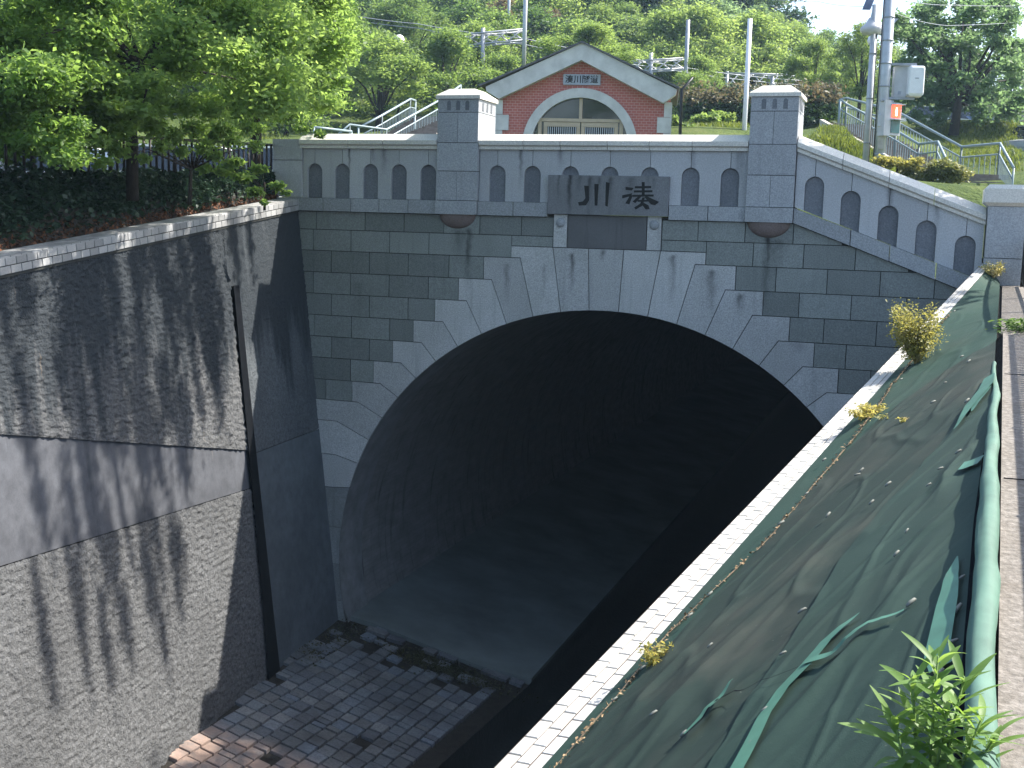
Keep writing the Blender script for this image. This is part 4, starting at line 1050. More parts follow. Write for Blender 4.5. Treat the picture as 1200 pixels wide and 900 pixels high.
m_man = Mt('lamp_figure'); m_man.col((1, .6, .3)); m_man.b.inputs['Emission Color'].default_value = (1, .5, .2, 1); m_man.b.inputs['Emission Strength'].default_value = 4; m_man = m_man.m
m_grn = flat('unlit_green_lens', (.03, .12, .13), .2)
for dz, mt, nm in ((.2, m_red, 'red_lens'), (-.2, m_grn, 'green_lens')):
    cc = c+a2*.112+Vector((0, 0, dz)); o = MB().obox(cc, a1*.155, a2*.012, Vector((0, 0, .165))).obj(nm, mt, ps)
    MB().obox(cc+a2*.07+Vector((0, 0, .18)), a1*.18, a2*.09, Vector((0, 0, .012))).obj('visor', m_boxg, ps)
cc = c+a2*.13+Vector((0, 0, .2)); b = MB().obox(cc-Vector((0, 0, .03)), a1*.03, a2*.005, Vector((0, 0, .085))); b.obox(cc+Vector((0, 0, .085)), a1*.02, a2*.005, Vector((0, 0, .02))); b.obj('standing_figure', m_man, ps)
# equipment boxes
eb = thing('equipment_box', 'white rounded equipment box hung on bars right of the thick pole', 'box', tuple(at(1072, 112, 32)))
c = at(1072.5, 95, 32); W_, H_ = .21, .39
b = MB(); prof_ = []
n = 6; rr = .06
cor = []
for qx, qz, s0 in ((W_-rr, H_-rr, 0), (-W_+rr, H_-rr, 1), (-W_+rr, -H_+rr, 2), (W_-rr, -H_+rr, 3)):
    for k in range(n): t = math.pi/2*(s0+k/(n-1)); cor.append((qx+rr*math.cos(t), qz+rr*math.sin(t)))
vs = []
for dd, sc_ in ((-.14, 1), (.11, 1), (.14, .86)):
    for x, z in cor: vs.append(c+sv*x*sc_+fv*dd+Vector((0, 0, z*sc_)))
m_ = len(cor); b.add(vs, [tuple(range(m_-1, -1, -1)), tuple(range(2*m_, 3*m_))]+[(j*m_+i, j*m_+(i+1) % m_, (j+1)*m_+(i+1) % m_, (j+1)*m_+i) for j in (0, 1) for i in range(m_)]); b.obj('casing', m_white, eb)
MB().obox(c+fv*.145+Vector((0, 0, .06)), sv*.05, fv*.004, Vector((0, 0, .012))).obj('label_plate', m_steel, eb)
MB().obox(c-Vector((0, 0, H_-.02)), sv*.16, fv*.11, Vector((0, 0, .05))).obj('base_tray', flat('cream', (.6, .55, .42), .5), eb)
gb = thing('control_cabinet', 'flat pale grey cabinet between the thick pole and the white box', 'box', tuple(at(1053, 115, 32.2)))
c2 = at(1054, 96, 32.2); MB().obox(c2, sv*.15+fv*.05, fv*.1, Vector((0, 0, .40))).obj('cabinet', m_boxg, gb)
MB().obox(c2-Vector((0, 0, .3))+fv*.1, sv*.05, fv*.01, Vector((0, 0, .04))).obj('latch', m_steel, gb)
for zz_, nm in ((.44, 'top_bar'), (-.45, 'bottom_bar')):
    a = Vector((pB.x, pB.y, c2.z+zz_)); e = c+Vector((0, 0, 0)); e.z = c2.z+zz_; MB().obox((a+e)/2, (e-a)/2, fv*.05, Vector((0, 0, .03))).obj(nm, m_steel, gb)
# flood lamp, panels, small globe lamp on thin black post
fl = thing('flood_lamp', 'round grey flood lamp fixed near the top of the slim pole', 'lamp', tuple(at(1023, 38, 32.8)))
c = at(1022, 32, 32.6); MB().lathe(tuple(c), [(.0, .26), (.1, .25), (.17, .12), (.30, .0), (.32, -.08), (.24, -.18), (.0, -.24)], 14).obj('lamp_body', m_boxg, fl)
MB().tube([c+Vector((0, 0, .2)), c+Vector((.05, 0, .5))], .07, 8).obj('stem', m_galv, fl)
sp_ = thing('solar_panel', 'small dark blue panel at the top of the pole pair', 'panel', tuple(at(1018, 10, 32.6)))
MB().obox(at(1018, 4, 32.6), sv*.11, Vector((0, 0, .17))+sv*.06, fv*.02).obj('panel_plate', flat('blue_panel', (.1, .13, .22), .3), sp_)
sp2 = thing('sign_plate', 'small dark plate sticking out right of the thick pole near its top', 'panel', tuple(at(1046, 28, 32.4)))
MB().add([at(1040, 20, 32.4), at(1053, 22, 32.4), at(1042, 33, 32.4), at(1040, 20, 32.5), at(1053, 22, 32.5), at(1042, 33, 32.5)], [(0,1,2),(5,4,3),(0,3,4,1),(1,4,5,2),(2,5,3,0)]).obj('plate', m_steel, sp2)
bl, pC = vpole('park_lamp', 'thin black lamp post with a small white globe behind the slim signal pole', 1016, 135, 36, ztop(1019, 55, 36), .05, m_black, cat='lamp')
MB().lathe((pC.x, pC.y, ztop(1019, 55, 36)), [(0, 0), (.1, .03), (.14, .14), (.1, .26), (0, .3)], 12).obj('globe', m_white, bl)
gl, pD = vpole('park_lamp', 'black lamp post with a large white globe among the light trees on the left', 467, 110, 58, ztop(469, 55, 58), .06, m_black, cat='lamp')
MB().lathe((pD.x, pD.y, ztop(469, 55, 58)), [(0, 0), (.12, .01), (.24, .12), (.27, .28), (.22, .43), (.1, .52), (0, .54)], 16).obj('globe', flat('milk_globe', (.75, .75, .68), .3), gl)
# railway gantries and wires
def gantry(label, p0, p1, d, posts, dep=.55, boxes=()):
    a, b_ = at(*p0, d), at(*p1, d); t = thing('railway_gantry', label, 'gantry', tuple(a), 'overhead line gantries of the railway'); n = max(4, int((b_-a).length/.7)); u = Vector((0, 0, dep)); bw = Vector((.0, .7, 0))
    for off in (Vector((0, 0, 0)), bw):
        for k in (0, 1): MB().tube([a+u*k+off, b_+u*k+off], .05, 5).obj('chord', m_steel, t)
    b = MB()
    for i in range(n):
        p, q = a.lerp(b_, i/n), a.lerp(b_, (i+1)/n); b.tube([p, q+u], .035, 4); b.tube([p+bw+u, q+bw], .035, 4); b.tube([p+u, q+u+bw], .03, 4)
    o = b.obj('lattice', m_boxg, t)
    for px, y_0, y_1 in posts: MB().tube([at(px, y_1, d)-Vector((0, 0, 1)), at(px, y_0, d)], .11, 8).obj('mast', m_steel, t)
    return t
gantry('lattice railway gantry in the trees left of the tall grey pole', (525, 55), (612, 47), 62, [(566, 33, 80)])
gantry('lattice railway gantry just right of the brick gable', (738, 84), (800, 80), 66, [(763, 62, 95)])
gantry('lattice railway gantry right of the slim pale pole', (850, 104), (928, 106), 70, [(852, 84, 110), (905, 90, 120)], .9)
def wire(label, pts, r=.02):
    P = []
    for (a, b_) in zip(pts[:-1], pts[1:]):
        A_, B_ = at(*a), at(*b_)
        for k in range(8): s = k/8; P.append(A_.lerp(B_, s)-Vector((0, 0, .3*s*(1-s))))
    P.append(at(*pts[-1])); o = MB().tube(P, r, 4).obj('overhead_wire', m_steel); tag(o, label, 'wire', 'overhead wires above the railway')
wire('upper overhead wire crossing the trees at the upper left', [(380, 12, 62), (490, 28, 62), (614, 45, 62), (760, 72, 66), (905, 92, 70), (1010, 95, 75)])
wire('lower overhead wire crossing the trees at the upper left', [(380, 17, 62), (490, 33, 62), (614, 52, 62), (760, 78, 66), (905, 97, 70), (1010, 101, 75)])
wire('single wire running from the thick signal pole to the upper right', [(1040, 12, 32.4), (1110, 30, 40), (1250, 20, 60)], .008)
wire('thin cable sagging from the thick signal pole toward the slim pale pole', [(1033, 6, 32.4), (960, 2, 36), (878, -6, 40)], .008)
wire('second cable running from the thick signal pole to the upper right', [(1040, -4, 32.4), (1120, 6, 42), (1250, 4, 60)], .008)
# handrails / stairs
def stair_rail(label, pts, h, parent=None, mat=m_rail, low=True, gapn=.17):
    P = [at(*p) for p in pts]; t = thing('handrail', label, 'railing', tuple(P[0]-Vector((0, 0, h))))
    up = Vector((0, 0, 1))
    MB().tube(P, .045, 7).obj('top_rail', mat, t)
    if low: MB().tube([p-up*h*.28 for p in P], .03, 6).obj('second_rail', mat, t)
    MB().tube([p-up*h*.9 for p in P], .025, 6).obj('bottom_rail', mat, t)
    b = MB()
    for a, c in zip(P[:-1], P[1:]):
        n = max(1, int((c-a).length/gapn))
        for i in range(n): q = a.lerp(c, (i+.5)/n); b.tube([q-up*h*.9, q-up*h*.28], .014, 4, False)
        for i in range(max(1, int((c-a).length/2.2))+1):
            q = a.lerp(c, i/max(1, int((c-a).length/2.2))); MB().tube([q-up*h*1.1, q], .035, 6).obj('post', mat, t)
    o = b.obj('balusters', mat, t); tag(o, kind='stuff'); return t
stair_rail('blue grey handrail on the far side of the right-hand stairs', [(984, 117, 46), (992, 115, 46), (1050, 130, 43), (1127, 172, 40), (1172, 168, 39), (1188, 197, 37)], 1.25)
stair_rail('blue grey handrail on the near side of the right-hand stairs', [(985, 117, 44), (992, 122, 44), (1050, 153, 40.5), (1077, 169, 39), (1099, 166, 38.5), (1115, 200, 37)], 1.15)
stair_rail('pale handrail on the near side of the left-hand stairs', [(397, 157, 44), (410, 146, 44.5), (453, 152, 45), (516, 117, 50), (540, 100, 53)], 1.2)
stair_rail('pale handrail on the far side of the left-hand stairs', [(420, 150, 46), (448, 135, 47), (481, 116, 50), (487, 118, 51)], 1.2)
stair_rail('pale handrail seen between leaves at the parapet end', [(368, 149, 42), (412, 154, 44)], 1.0)
def stairs(label, p0, p1, n, wid, dirw, low=1):
    t = thing('stairs', label, 'stairs', tuple(p0)); run = (p1-p0)/n; hd_ = Vector((run.x, run.y, 0)); dw = Vector(dirw).normalized()*wid/2
    for i in range(n):
        c = p0+run*i; cc = c+hd_*.5; cc.z = c.z+run.z-.25*low
        MB().obox(cc, hd_*.56, dw, Vector((0, 0, .25*low))).obj('step', m_step, t)
    return t
B0 = at(1150, 237, 36.5); B1 = at(1148, 205, 39.5)
stairs('short lower flight of brown steps behind the end pillar', B0, B1, 7, 1.9, (math.cos(phi), math.sin(phi), 0))
U0 = at(1100, 205, 39.6); U1 = at(992, 146, 45)
hd_ = Vector((U1.x-U0.x, U1.y-U0.y, 0)).normalized()
stairs('long upper flight of concrete steps climbing left between the handrails', U0, U1, 20, 1.9, (-hd_.y, hd_.x, 0))
s_off = Vector((hd_.y, -hd_.x, 0)); s_off = s_off if s_off.dot(fv) > 0 else -s_off
kb = thing('stair_kerb', 'pale concrete kerb edging the near side of the upper steps', 'kerb', tuple(U0))
MB().obox((U0+U1)/2+s_off*1.05+Vector((0, 0, .0)), (U1-U0)/2, s_off*.09, Vector((0, 0, .14))).obj('kerb_beam', m_kerb, kb)
W0 = at(470, 165, 45.5); W1 = at(515, 138, 51)
hdl = Vector((W1.x-W0.x, W1.y-W0.y, 0)).normalized(); stairs('concrete steps climbing right between the left-hand handrails', W0, W1, 16, 2.0, (-hdl.y, hdl.x, 0))
# pipe guard rail behind hedge
gr = thing('guard_rail', 'white pipe guard rail showing above the hedge beside the slim pole', 'guard rail', tuple(at(840, 118, 52)))
MB().tube([at(820, 117, 52), at(915, 120, 52)], .05, 6).obj('rail', m_white, gr)
for px in (832, 855, 880, 903): MB().tube([at(px, 117.5, 52), at(px, 117.5, 52)-Vector((0, 0, 1.2))], .05, 6).obj('post', m_white, gr)
# ------------------------------------------------------------------ vegetation
def make_tree_mesh(seed, R_, H_, N, mat, size, style='round'):
    r = np.random.default_rng(seed); cl = []
    nc = 46
    for k in range(nc):
        a = r.uniform(0, 2*math.pi); h = r.random(); rr_ = math.sqrt(r.random())*R_*(math.sin(math.pi*min(.95, h*.85+.12))**.7)
        s = R_*r.uniform(.13, .34); cl.append((rr_*math.cos(a), rr_*math.sin(a), H_*.28+h*H_*.66, s, s, s*r.uniform(.55, .8)))
    P = clumppts(cl, N, seed+1, .3, .28); me = leafmesh('crown', P, size, mat, seed+2)
    tb = MB(); tb.tube([(0, 0, -.8), (.05, 0, H_*.2), (-.05, .1, H_*.4), (.1, 0, H_*.75)], [.05*R_+.06, .045*R_+.04, .03*R_+.03, .02], 8)
    for c in cl[::3]: tb.tube([(0, 0, H_*.25), (c[0]*.4, c[1]*.4, H_*.25+(c[2]-H_*.25)*.6), c[:3]], [.025*R_, .018*R_, .01], 5)
    return me, tb.mesh('trunk', m_bark)
LAST = [None]; protos = {}
for i, (nm, mat, N, sz) in enumerate([('light', L_light, 14000, .19), ('mid', L_mid, 16000, .19), ('dark', L_dark, 16000, .2), ('blue', L_blue, 16000, .2), ('light2', L_light, 14000, .2), ('mid2', L_mid, 16000, .18), ('rust', L_rust, 5000, .32)]):
    protos[nm] = make_tree_mesh(20+i*7, 3.2, 8.0, int(N*1.25), mat, sz)
def put_tree(kind, px, py_mid, d, hpx, wpx, label, name='tree', group=None, rz=None):
    """crown centre at pixel, overall height in pixels"""
    p = at(px, py_mid, d); H_ = hpx/F*d; Wd = wpx/F*d
    zb = p.z-H_*.62
    t = thing(name, label, 'tree', (p.x, p.y, zb), group, random.uniform(0, 6.28) if rz is None else rz)
    s = Wd/5.6; t.scale = (s*random.uniform(.85, 1.15), s, H_/7.6)
    cm, tm = protos[kind]; link('crown', cm, t); link('trunk', tm, t); LAST[0] = t; return t
# hill woods: back rows
GW = 'trees of the wooded hillside'
GL = {'light': 'light green broadleaf tree in the wooded hillside', 'light2': 'light green broadleaf tree in the wooded hillside', 'mid': 'mid green broadleaf tree in the wooded hillside', 'mid2': 'mid green broadleaf tree in the wooded hillside', 'dark': 'dark evergreen tree in the wooded hillside', 'blue': 'bluish green tree in the wooded hillside', 'rust': 'tree with rusty young leaves in the wooded hillside'}
WL = []
ZN = [(60, 'behind the leafy trees at the far left'), (150, 'beyond the road left of the thin trunk'), (240, 'beyond the road right of the thin trunk'), (330, 'beyond the right end of the fence'), (385, 'over the left end of the parapet'), (430, 'over the start of the left handrail'), (465, 'just left of the globe lamp'), (510, 'just right of the globe lamp'), (555, 'over the left granite pillar'), (600, 'left of the tall grey pole'), (640, 'right of the tall grey pole'), (680, 'over the left slope of the gable'), (720, 'over the gable peak'), (760, 'over the right slope of the gable'), (800, 'over the right eave of the brick building'), (835, 'left of the slim pale pole'), (870, 'at the slim pale pole'), (905, 'above the left half of the right granite pillar'), (945, 'above the right half of the right granite pillar'), (985, 'left of the signal poles'), (1030, 'behind the signal poles'), (1100, 'behind the white equipment box'), (1160, 'behind the broad right-hand tree'), (9999, 'at the far right edge')]
def wood(px, py, d, h, w_, kind):
    zone = next(z for x, z in ZN if px < x); row = 'hilltop' if d > 97 else 'upper slope' if d > 83 else 'lower slope'
    put_tree(kind, px, py, d, h, w_, GL[kind].replace('broadleaf ', '').replace(' in the wooded hillside', '')+', '+row+', '+zone, 'hillside_tree', GW); WL.append((px, bpy.data.objects[-1] if 0 else LAST[0]))
random.seed(5)
for px in range(-60, 900, 42): wood(px+random.uniform(-10, 10), 8+random.uniform(-14, 10), random.uniform(100, 114), 190, 150, random.choice(['dark', 'dark', 'mid', 'blue', 'dark']))
for px in range(430, 870, 55): wood(px+random.uniform(-10, 10), 45+random.uniform(-14, 10), random.uniform(84, 92), 160, 130, random.choice(['mid', 'dark', 'light', 'mid2', 'blue']))
for px, py in [(800, -8), (835, -4), (868, 4), (765, 0)]: wood(px, py, 104, 130, 90, 'mid')
for px in range(395, 900, 48): wood(px+random.uniform(-10, 10), 74+random.uniform(-12, 10), random.uniform(72, 80), 135, 118, random.choice(['light', 'mid', 'light2', 'mid2', 'light']))
# skyline right
for px, py, h, w_, k in [(905, 62, 110, 60, 'mid'), (930, 72, 110, 70, 'light'), (965, 78, 100, 66, 'mid'), (1000, 88, 90, 70, 'light'), (1040, 92, 90, 70, 'mid2'), (890, 30, 60, 34, 'blue'), (1085, 100, 90, 80, 'mid'), (1130, 100, 90, 80, 'blue'), (1185, 98, 90, 80, 'mid'), (1240, 90, 100, 90, 'mid')]:
    wood(px, py, random.uniform(88, 98), h, w_, k)
for px, py, h, w_, k, d in [(860, 70, 110, 70, 'light', 80), (900, 95, 80, 60, 'light2', 76), (945, 95, 90, 70, 'mid', 74), (985, 100, 80, 70, 'light', 72), (930, 60, 70, 60, 'light2', 84),
        (700, 45, 90, 70, 'light', 80), (735, 40, 80, 60, 'light2', 82), (770, 60, 100, 60, 'mid', 78), (830, 60, 110, 70, 'mid2', 80), (790, 30, 90, 60, 'light', 84), (650, 55, 80, 60, 'dark', 80), (590, 30, 80, 50, 'rust', 82), (640, 35, 60, 50, 'rust', 84), (818, 92, 60, 60, 'light', 62)]:
    wood(px, py, d, h, w_, k)
by = {}
for px, o in WL: by.setdefault(o['label'], []).append((px, o))
for lb, os_ in by.items():
    if len(os_) > 1:
        os_.sort(key=lambda a: a[0])
        for (px, o), wd in zip(os_, ('left one', 'right one') if len(os_) == 2 else ('leftmost', 'middle one', 'rightmost', 'far right one')): o['label'] = lb+', '+wd
# prominent middle-distance trees
def ptree(kind, px, py, d, h, w_, label): put_tree(kind, px, py, d, h, w_, label)
ptree('light', 520, 90, 58, 130, 110, 'light green leafy tree directly behind the left granite pillar')
ptree('light2', 445, 95, 56, 120, 110, 'light green tree around the globe lamp on the left')
ptree('light', 560, 75, 64, 110, 100, 'light green tree below the gantry beside the tall grey pole')
ptree('mid', 400, 60, 60, 150, 110, 'mid green tree behind the overhanging branches at upper left')
ptree('light2', 590, 100, 60, 80, 80, 'pale low tree at the left eave of the brick building')
ptree('mid2', 480, 50, 72, 120, 100, 'bright tree crossed by the overhead wires')
ptree('light', 690, 58, 58, 70, 100, 'feathery pale tree rising just over the gable peak')
ptree('light', 815, 112, 50, 60, 50, 'small light green tree over the hedge right of the building')
ptree('mid', 335, 95, 50, 170, 120, 'mid green tree beyond the left end of the parapet')
ptree('mid2', 250, 80, 60, 190, 150, 'large green tree beyond the road at upper left')
ptree('mid', 120, 80, 58, 190, 170, 'broad green tree beyond the road behind the fence')
ptree('dark', 10, 70, 58, 200, 170, 'dark green tree beyond the road at the far left')
ptree('mid', 1010, 75, 58, 110, 70, 'mid green tree directly behind the slim signal pole')
ptree('light2', 955, 85, 60, 90, 60, 'light green tree above the right granite pillar')
# big spreading tree at right
def custom_tree(name, label, base, clumps, N, size, mat, trunk_r, seed, aspect=.5, trunkpts=None, cat='tree', limbs=1, parts=None):
    t = thing(name, label, cat, base); base = Vector(base)
    tp = trunkpts or [base, base+Vector((0, 0, 1.2))]
    MB().tube([base-Vector((0, 0, .3))]+[Vector(p) for p in tp[1:]], [trunk_r*(1-.5*i/len(tp)) for i in range(len(tp))], 10).obj('trunk', m_bark, t)
    tip = Vector(tp[-1])
    if limbs:
        r = random.Random(seed)
        for c in clumps[::limbs]:
            q = Vector(c[:3]); mid = tip.lerp(q, .5)+Vector((r.uniform(-.3, .3), r.uniform(-.3, .3), r.uniform(0, .3)))*(q-tip).length*.25
            MB().tube([tip-Vector((0, 0, .1)), mid, q], [trunk_r*.42, trunk_r*.25, trunk_r*.06], 6).obj('branch', m_bark, t)
    o = link('crown', leafmesh('crown', clumppts(clumps, N, seed, .12, .30), size, mat, seed+1, up=.2, aspect=aspect), t); wl(o, t); return t
def cl(px, py, d, r, flat_=.7): p = at(px, py, d); return (p.x, p.y, p.z, r, r, r*flat_)
base = at(1118, 150, 50); rr = random.Random(3)
cls = [cl(1118+rr.uniform(-76, 85), 66+rr.uniform(-62, 66), 50+rr.uniform(-2.5, 3), rr.uniform(.4, .8), .6) for _ in range(72)]+[cl(px, py, 50, .45, .7) for px, py in [(1062, 40), (1080, 15), (1100, 5), (1130, 8), (1180, 18), (1165, 35), (1195, 60), (1060, 110), (1190, 120), (1150, 138), (1075, 138), (1100, 140)]]
custom_tree('tree', 'broad bluish green tree with several dark stems on the right-hand lawn', base, cls, 30000, .21, L_blue, .22, 41, trunkpts=[base, base+Vector((.1, 0, 1.2))], limbs=3)
# near cherry trees on the left (above the wing wall)
rr = random.Random(8)
def region(n, x0, x1, y0, y1, d0, d1, r0_, r1_):
    out = []
    for _ in range(n): out.append(cl(rr.uniform(x0, x1), rr.uniform(y0, y1), rr.uniform(d0, d1), rr.uniform(r0_, r1_), .55))
    return out
tb_ = at(155, 208, 15.5)
A_cl = region(64, 60, 345, -60, 132, 14, 18.5, .32, .55)+region(8, 120, 200, 90, 135, 13.5, 15, .18, .3)+[cl(px, py, d, r_, .6) for px, py, d, r_ in [(150,150,14.2,.16),(120,165,13.8,.14),(215,125,15,.22),(250,130,15,.2),(165,130,14,.2),(70,170,13,.18),(95,185,13,.12)]]
rc = random.Random(77)
tbo = Vector((-9.8, -4.8, 6.2)); O_cl = []  # thin hanging clumps added overhead to throw streaky shade on the left wall
for _ in range(62): rx_ = rc.uniform(.08, .2); O_cl.append((rc.uniform(-3.4, .2), rc.uniform(-2.4, 1.1), rc.uniform(11.2, 12.2), rx_, rx_, rc.uniform(.7, 1.15)))
for _ in range(44): rx_ = rc.uniform(.06, .17); O_cl.append((rc.uniform(-3.8, 1.3), rc.uniform(-6.0, -1.5), rc.uniform(11.2, 12.4), rx_, rx_, rc.uniform(.6, 1.1)))
for _ in range(20): rx_ = rc.uniform(.06, .16); O_cl.append((rc.uniform(.7, 2.5), rc.uniform(-3.0, 1.2), rc.uniform(11.2, 12.2), rx_, rx_, rc.uniform(.7, 1.2)))
TALL = (tbo, O_cl)
# unseen limbs added over the channel, above the picture, to shade the left wall
A_cl += [(x, y, z, .45, .45, .25) for x, y, z in [(-4.6,-4.6,10.2),(-3.9,-3.4,10.4),(-3.4,-4.4,10.9),(-4.3,-5.6,10.6),(-2.9,-3.6,11.2),(-3.3,-5.4,11.4),(-5,-3.2,10.2),(-5.2,-5.4,10.)]]
custom_tree('cherry_tree', 'leafy tree with a thin dark trunk rising beside the brown fence', tb_, A_cl, 100000, .078, L_near, .085, 51, .5, [tb_, tb_+Vector((.0, 0, .8)), tb_+Vector((.1, .1, 1.5))], limbs=4)
custom_tree('wall_shade_tree', 'unseen tree above the view, its crown shaped to streak the left wall with shade', tbo, O_cl, 34000, .10, L_near, .2, 56, .5, [tbo, tbo+Vector((.0, 0, 3.6)), tbo+Vector((.9, .3, 6.2))], limbs=9)
tb2 = at(-30, 215, 13.2)
B_cl = region(46, -70, 130, -60, 172, 12, 15.5, .28, .46)+region(10, -20, 90, 140, 185, 12, 13.4, .14, .22)
custom_tree('cherry_tree', 'dense dark leafy tree at the far left edge above the ivy', tb2, B_cl, 70000, .07, L_near, .12, 61, .5, [tb2, tb2+Vector((.1, 0, 1.2))], limbs=7)
tb3 = at(300, 195, 21)
C_cl = region(52, 215, 410, -30, 128, 19, 23, .35, .6)+[cl(px, py, d, r_, .55) for px, py, d, r_ in [(385,120,19.5,.28),(365,95,20,.3),(345,135,19,.25),(400,95,20,.22),(355,150,18.6,.15),(375,158,18.4,.10),(330,110,20,.3),(290,120,20,.3),(300,150,19,.16),(270,110,20,.3),(350,60,20,.35),(405,50,21,.25),(400,20,21,.3)]]
custom_tree('cherry_tree', 'bright leafy tree whose branches overhang the left end of the parapet', tb3, C_cl, 80000, .09, L_near, .11, 71, .5, [tb3, tb3+Vector((.0, 0, 1.)), tb3+Vector((.1, 0, 1.8))], limbs=5)
sb = at(310, 222, 17.2)
V_cl = [cl(px, py, d, r_, .7) for px, py, d, r_ in [(180,150,15.2,.2),(205,160,15.6,.18),(228,150,15.8,.2),(250,160,16.2,.17),(272,165,16.4,.15),(215,178,15.7,.12),(190,172,15.2,.13),(238,172,16,.14),(262,150,16.2,.2),(290,150,17,.18),(300,172,17,.13),(140,178,14.4,.14),(120,190,14,.13),(168,186,14.8,.1)]]
custom_tree('cherry_sapling', 'thin leafy sapling whose sprays hang loosely in front of the brown fence', at(222, 214, 16.2), V_cl, 3200, .08, L_near, .03, 87, .5, [at(222, 214, 16.2), at(224, 190, 16.2)], 'tree', 1)
S_cl = [cl(px, py, d, r_, .5) for px, py, d, r_ in [(262,200,16.6,.12),(285,208,16.8,.12),(305,198,17,.1),(325,218,17.2,.09),(300,225,17,.10),(275,190,16.6,.12),(250,182,16.4,.12),(335,226,17.3,.06),(310,237,16.8,.05),(240,198,16.4,.1)]]
custom_tree('shrub', 'low leafy shrub spilling over the coping beside the portal corner', sb, S_cl, 2300, .10, L_near, .02, 81, .5, [sb-Vector((0, 0, .1)), sb+Vector((0, 0, .1))], 'shrub', 2)
# unseen tree added outside the right edge to shade the channel floor
tb4 = Vector((8.2, 3.4, 5.6)); rr = random.Random(12)
D_cl = [(6.0+rr.uniform(-1.0, 1.2), .9+rr.uniform(-1.4, 1.6), 11.6+rr.uniform(-1.0, 1.3), .5, .5, .35) for _ in range(40)]
custom_tree('floor_shade_tree', 'unseen tree added just right of the view to shade the channel floor', tb4, D_cl, 13000, .16, L_mid, .16, 91, .5, [tb4, tb4+Vector((-.2, -.2, 2.5)), tb4+Vector((-1.0, -.9, 4.8))], limbs=3)
# hedge
def hedge(label, p0, p1, h, N, mat_low, mat_top, d_, seed, thick=.5):
    a, b_ = at(*p0), at(*p1); r = np.random.default_rng(seed); t = thing('hedge', label, 'hedge', tuple(a)); s = r.random(N); hh = r.random(N)
    P = np.array(a)[None]*(1-s[:, None])+np.array(b_)[None]*s[:, None]; P[:, 0] += r.normal(0, thick*.4, N); P[:, 1] += r.normal(0, thick, N); bump_ = 1+.18*np.sin(s*23)+.1*np.sin(s*61)
    P[:, 2] += hh*h*bump_
    top_ = (hh*bump_ > .58)&(r.random(N) < .85)
    for nm, k, m_ in (('foliage', ~top_, mat_low), ('young_growth', top_, mat_top)):
        o = link(nm, leafmesh(nm, P[k], d_, m_, seed+3), t); wl(o, t)
hedge('clipped hedge with rusty young tips between the building and the right pillar', (795, 148, 47), (900, 147, 47), 1.35, 9000, L_dark, L_rust, .17, 5)
hedge('clipped hedge with rusty tips between the right pillar and the stairs', (915, 147, 47), (982, 146, 48), 1.4, 6500, L_dark, L_rust, .17, 6)
def bush(label, px, py, d, rx, rz_, N, mat, size, seed, name='bush'):
    p = at(px, py, d); t = thing(name, label, 'bush', (p.x, p.y, p.z-rz_)); r = random.Random(seed)
    c_ = [(p.x+r.uniform(-1, 1)*rx*.7, p.y+r.uniform(-.5, .5)*rx*.6, p.z+r.uniform(-.7, .5)*rz_*.7, rx*.35, rx*.35, rz_*.45) for _ in range(9)]
    o = link('foliage', leafmesh('foliage', clumppts(c_, N, seed, .2), size, mat, seed+1), t); wl(o, t)
    MB().tube([(p.x, p.y, p.z-rz_*1.5), (p.x, p.y, p.z)], .03, 5).obj('stem', m_bark, t)
bush('yellow green flowering bush behind the lower end of the sloped coping', 1094, 205, 31, 1.0, .5, 8000, leafmat('leaf_olive', (.09, .12, .035), (.2, .21, .08), .35, (.4, .38, .26)), .1, 101)
bush('sparse pale bush on the grass just above the sloped coping', 1052, 190, 31, .7, .26, 2600, L_weed, .09, 103)
bush('small bright bush at the foot of the hedge right of the building', 822, 143, 42, .7, .35, 1500, L_light, .16, 105)
bush('small bright bush beside the right corner of the brick building', 797, 148, 38, .5, .4, 1200, L_mid, .15, 107)
bush('loose bright bush in front of the hedge near the slim pole', 845, 138, 43, .5, .35, 1000, L_light, .15, 109)
# grass blades on the visible slopes
def blades(name, label, areas, N, h, seed, wd=.03):
    r = np.random.default_rng(seed); V = []
    for (pa, n_) in areas:
        q = np.array([tuple(at(*p))[:2] for p in pa]); w4 = r.dirichlet([1]*len(q), n_); xy = w4@q; V.append(xy)
    xy = np.concatenate(V); z = height(xy[:, 0], xy[:, 1])-.03; n = len(xy); hh = h*(.5+r.random(n)); a = r.uniform(0, 6.28, n); ln = r.normal(0, .35, (n, 2))*hh[:, None]
    B = np.stack([xy[:, 0], xy[:, 1], z], 1); s = np.stack([np.cos(a), np.sin(a), 0*a], 1)*wd; T = B+np.stack([ln[:, 0], ln[:, 1], hh], 1)
    Vv = np.stack([B-s, B+s, T], 1).reshape(-1, 3); me = bpy.data.meshes.new(name); me.vertices.add(3*n); me.vertices.foreach_set('co', Vv.ravel().astype(np.float32)); me.loops.add(3*n); me.loops.foreach_set('vertex_index', np.arange(3*n, dtype=np.int32)); me.polygons.add(n); me.polygons.foreach_set('loop_start', np.arange(0, 3*n, 3, dtype=np.int32)); me.update(calc_edges=True); me.materials.append(L_grass)
    tag(link(name, me), label, 'grass', kind='stuff')
blades('grass', 'sunlit rough grass on the slope behind the parapet and stairs', [([(940, 165, 34), (1090, 215, 32), (960, 145, 44), (1060, 180, 38)], 16000), ([(790, 155, 38), (880, 155, 38), (800, 145, 45), (880, 145, 45)], 7000), ([(1120, 215, 42), (1200, 215, 40), (1200, 150, 52), (1100, 150, 52)], 14000), ([(500, 170, 44), (520, 140, 52), (440, 160, 46)], 3000), ([(150, 170, 42), (340, 170, 42), (340, 140, 55), (100, 140, 55)], 7000)], 0, .15, 31)
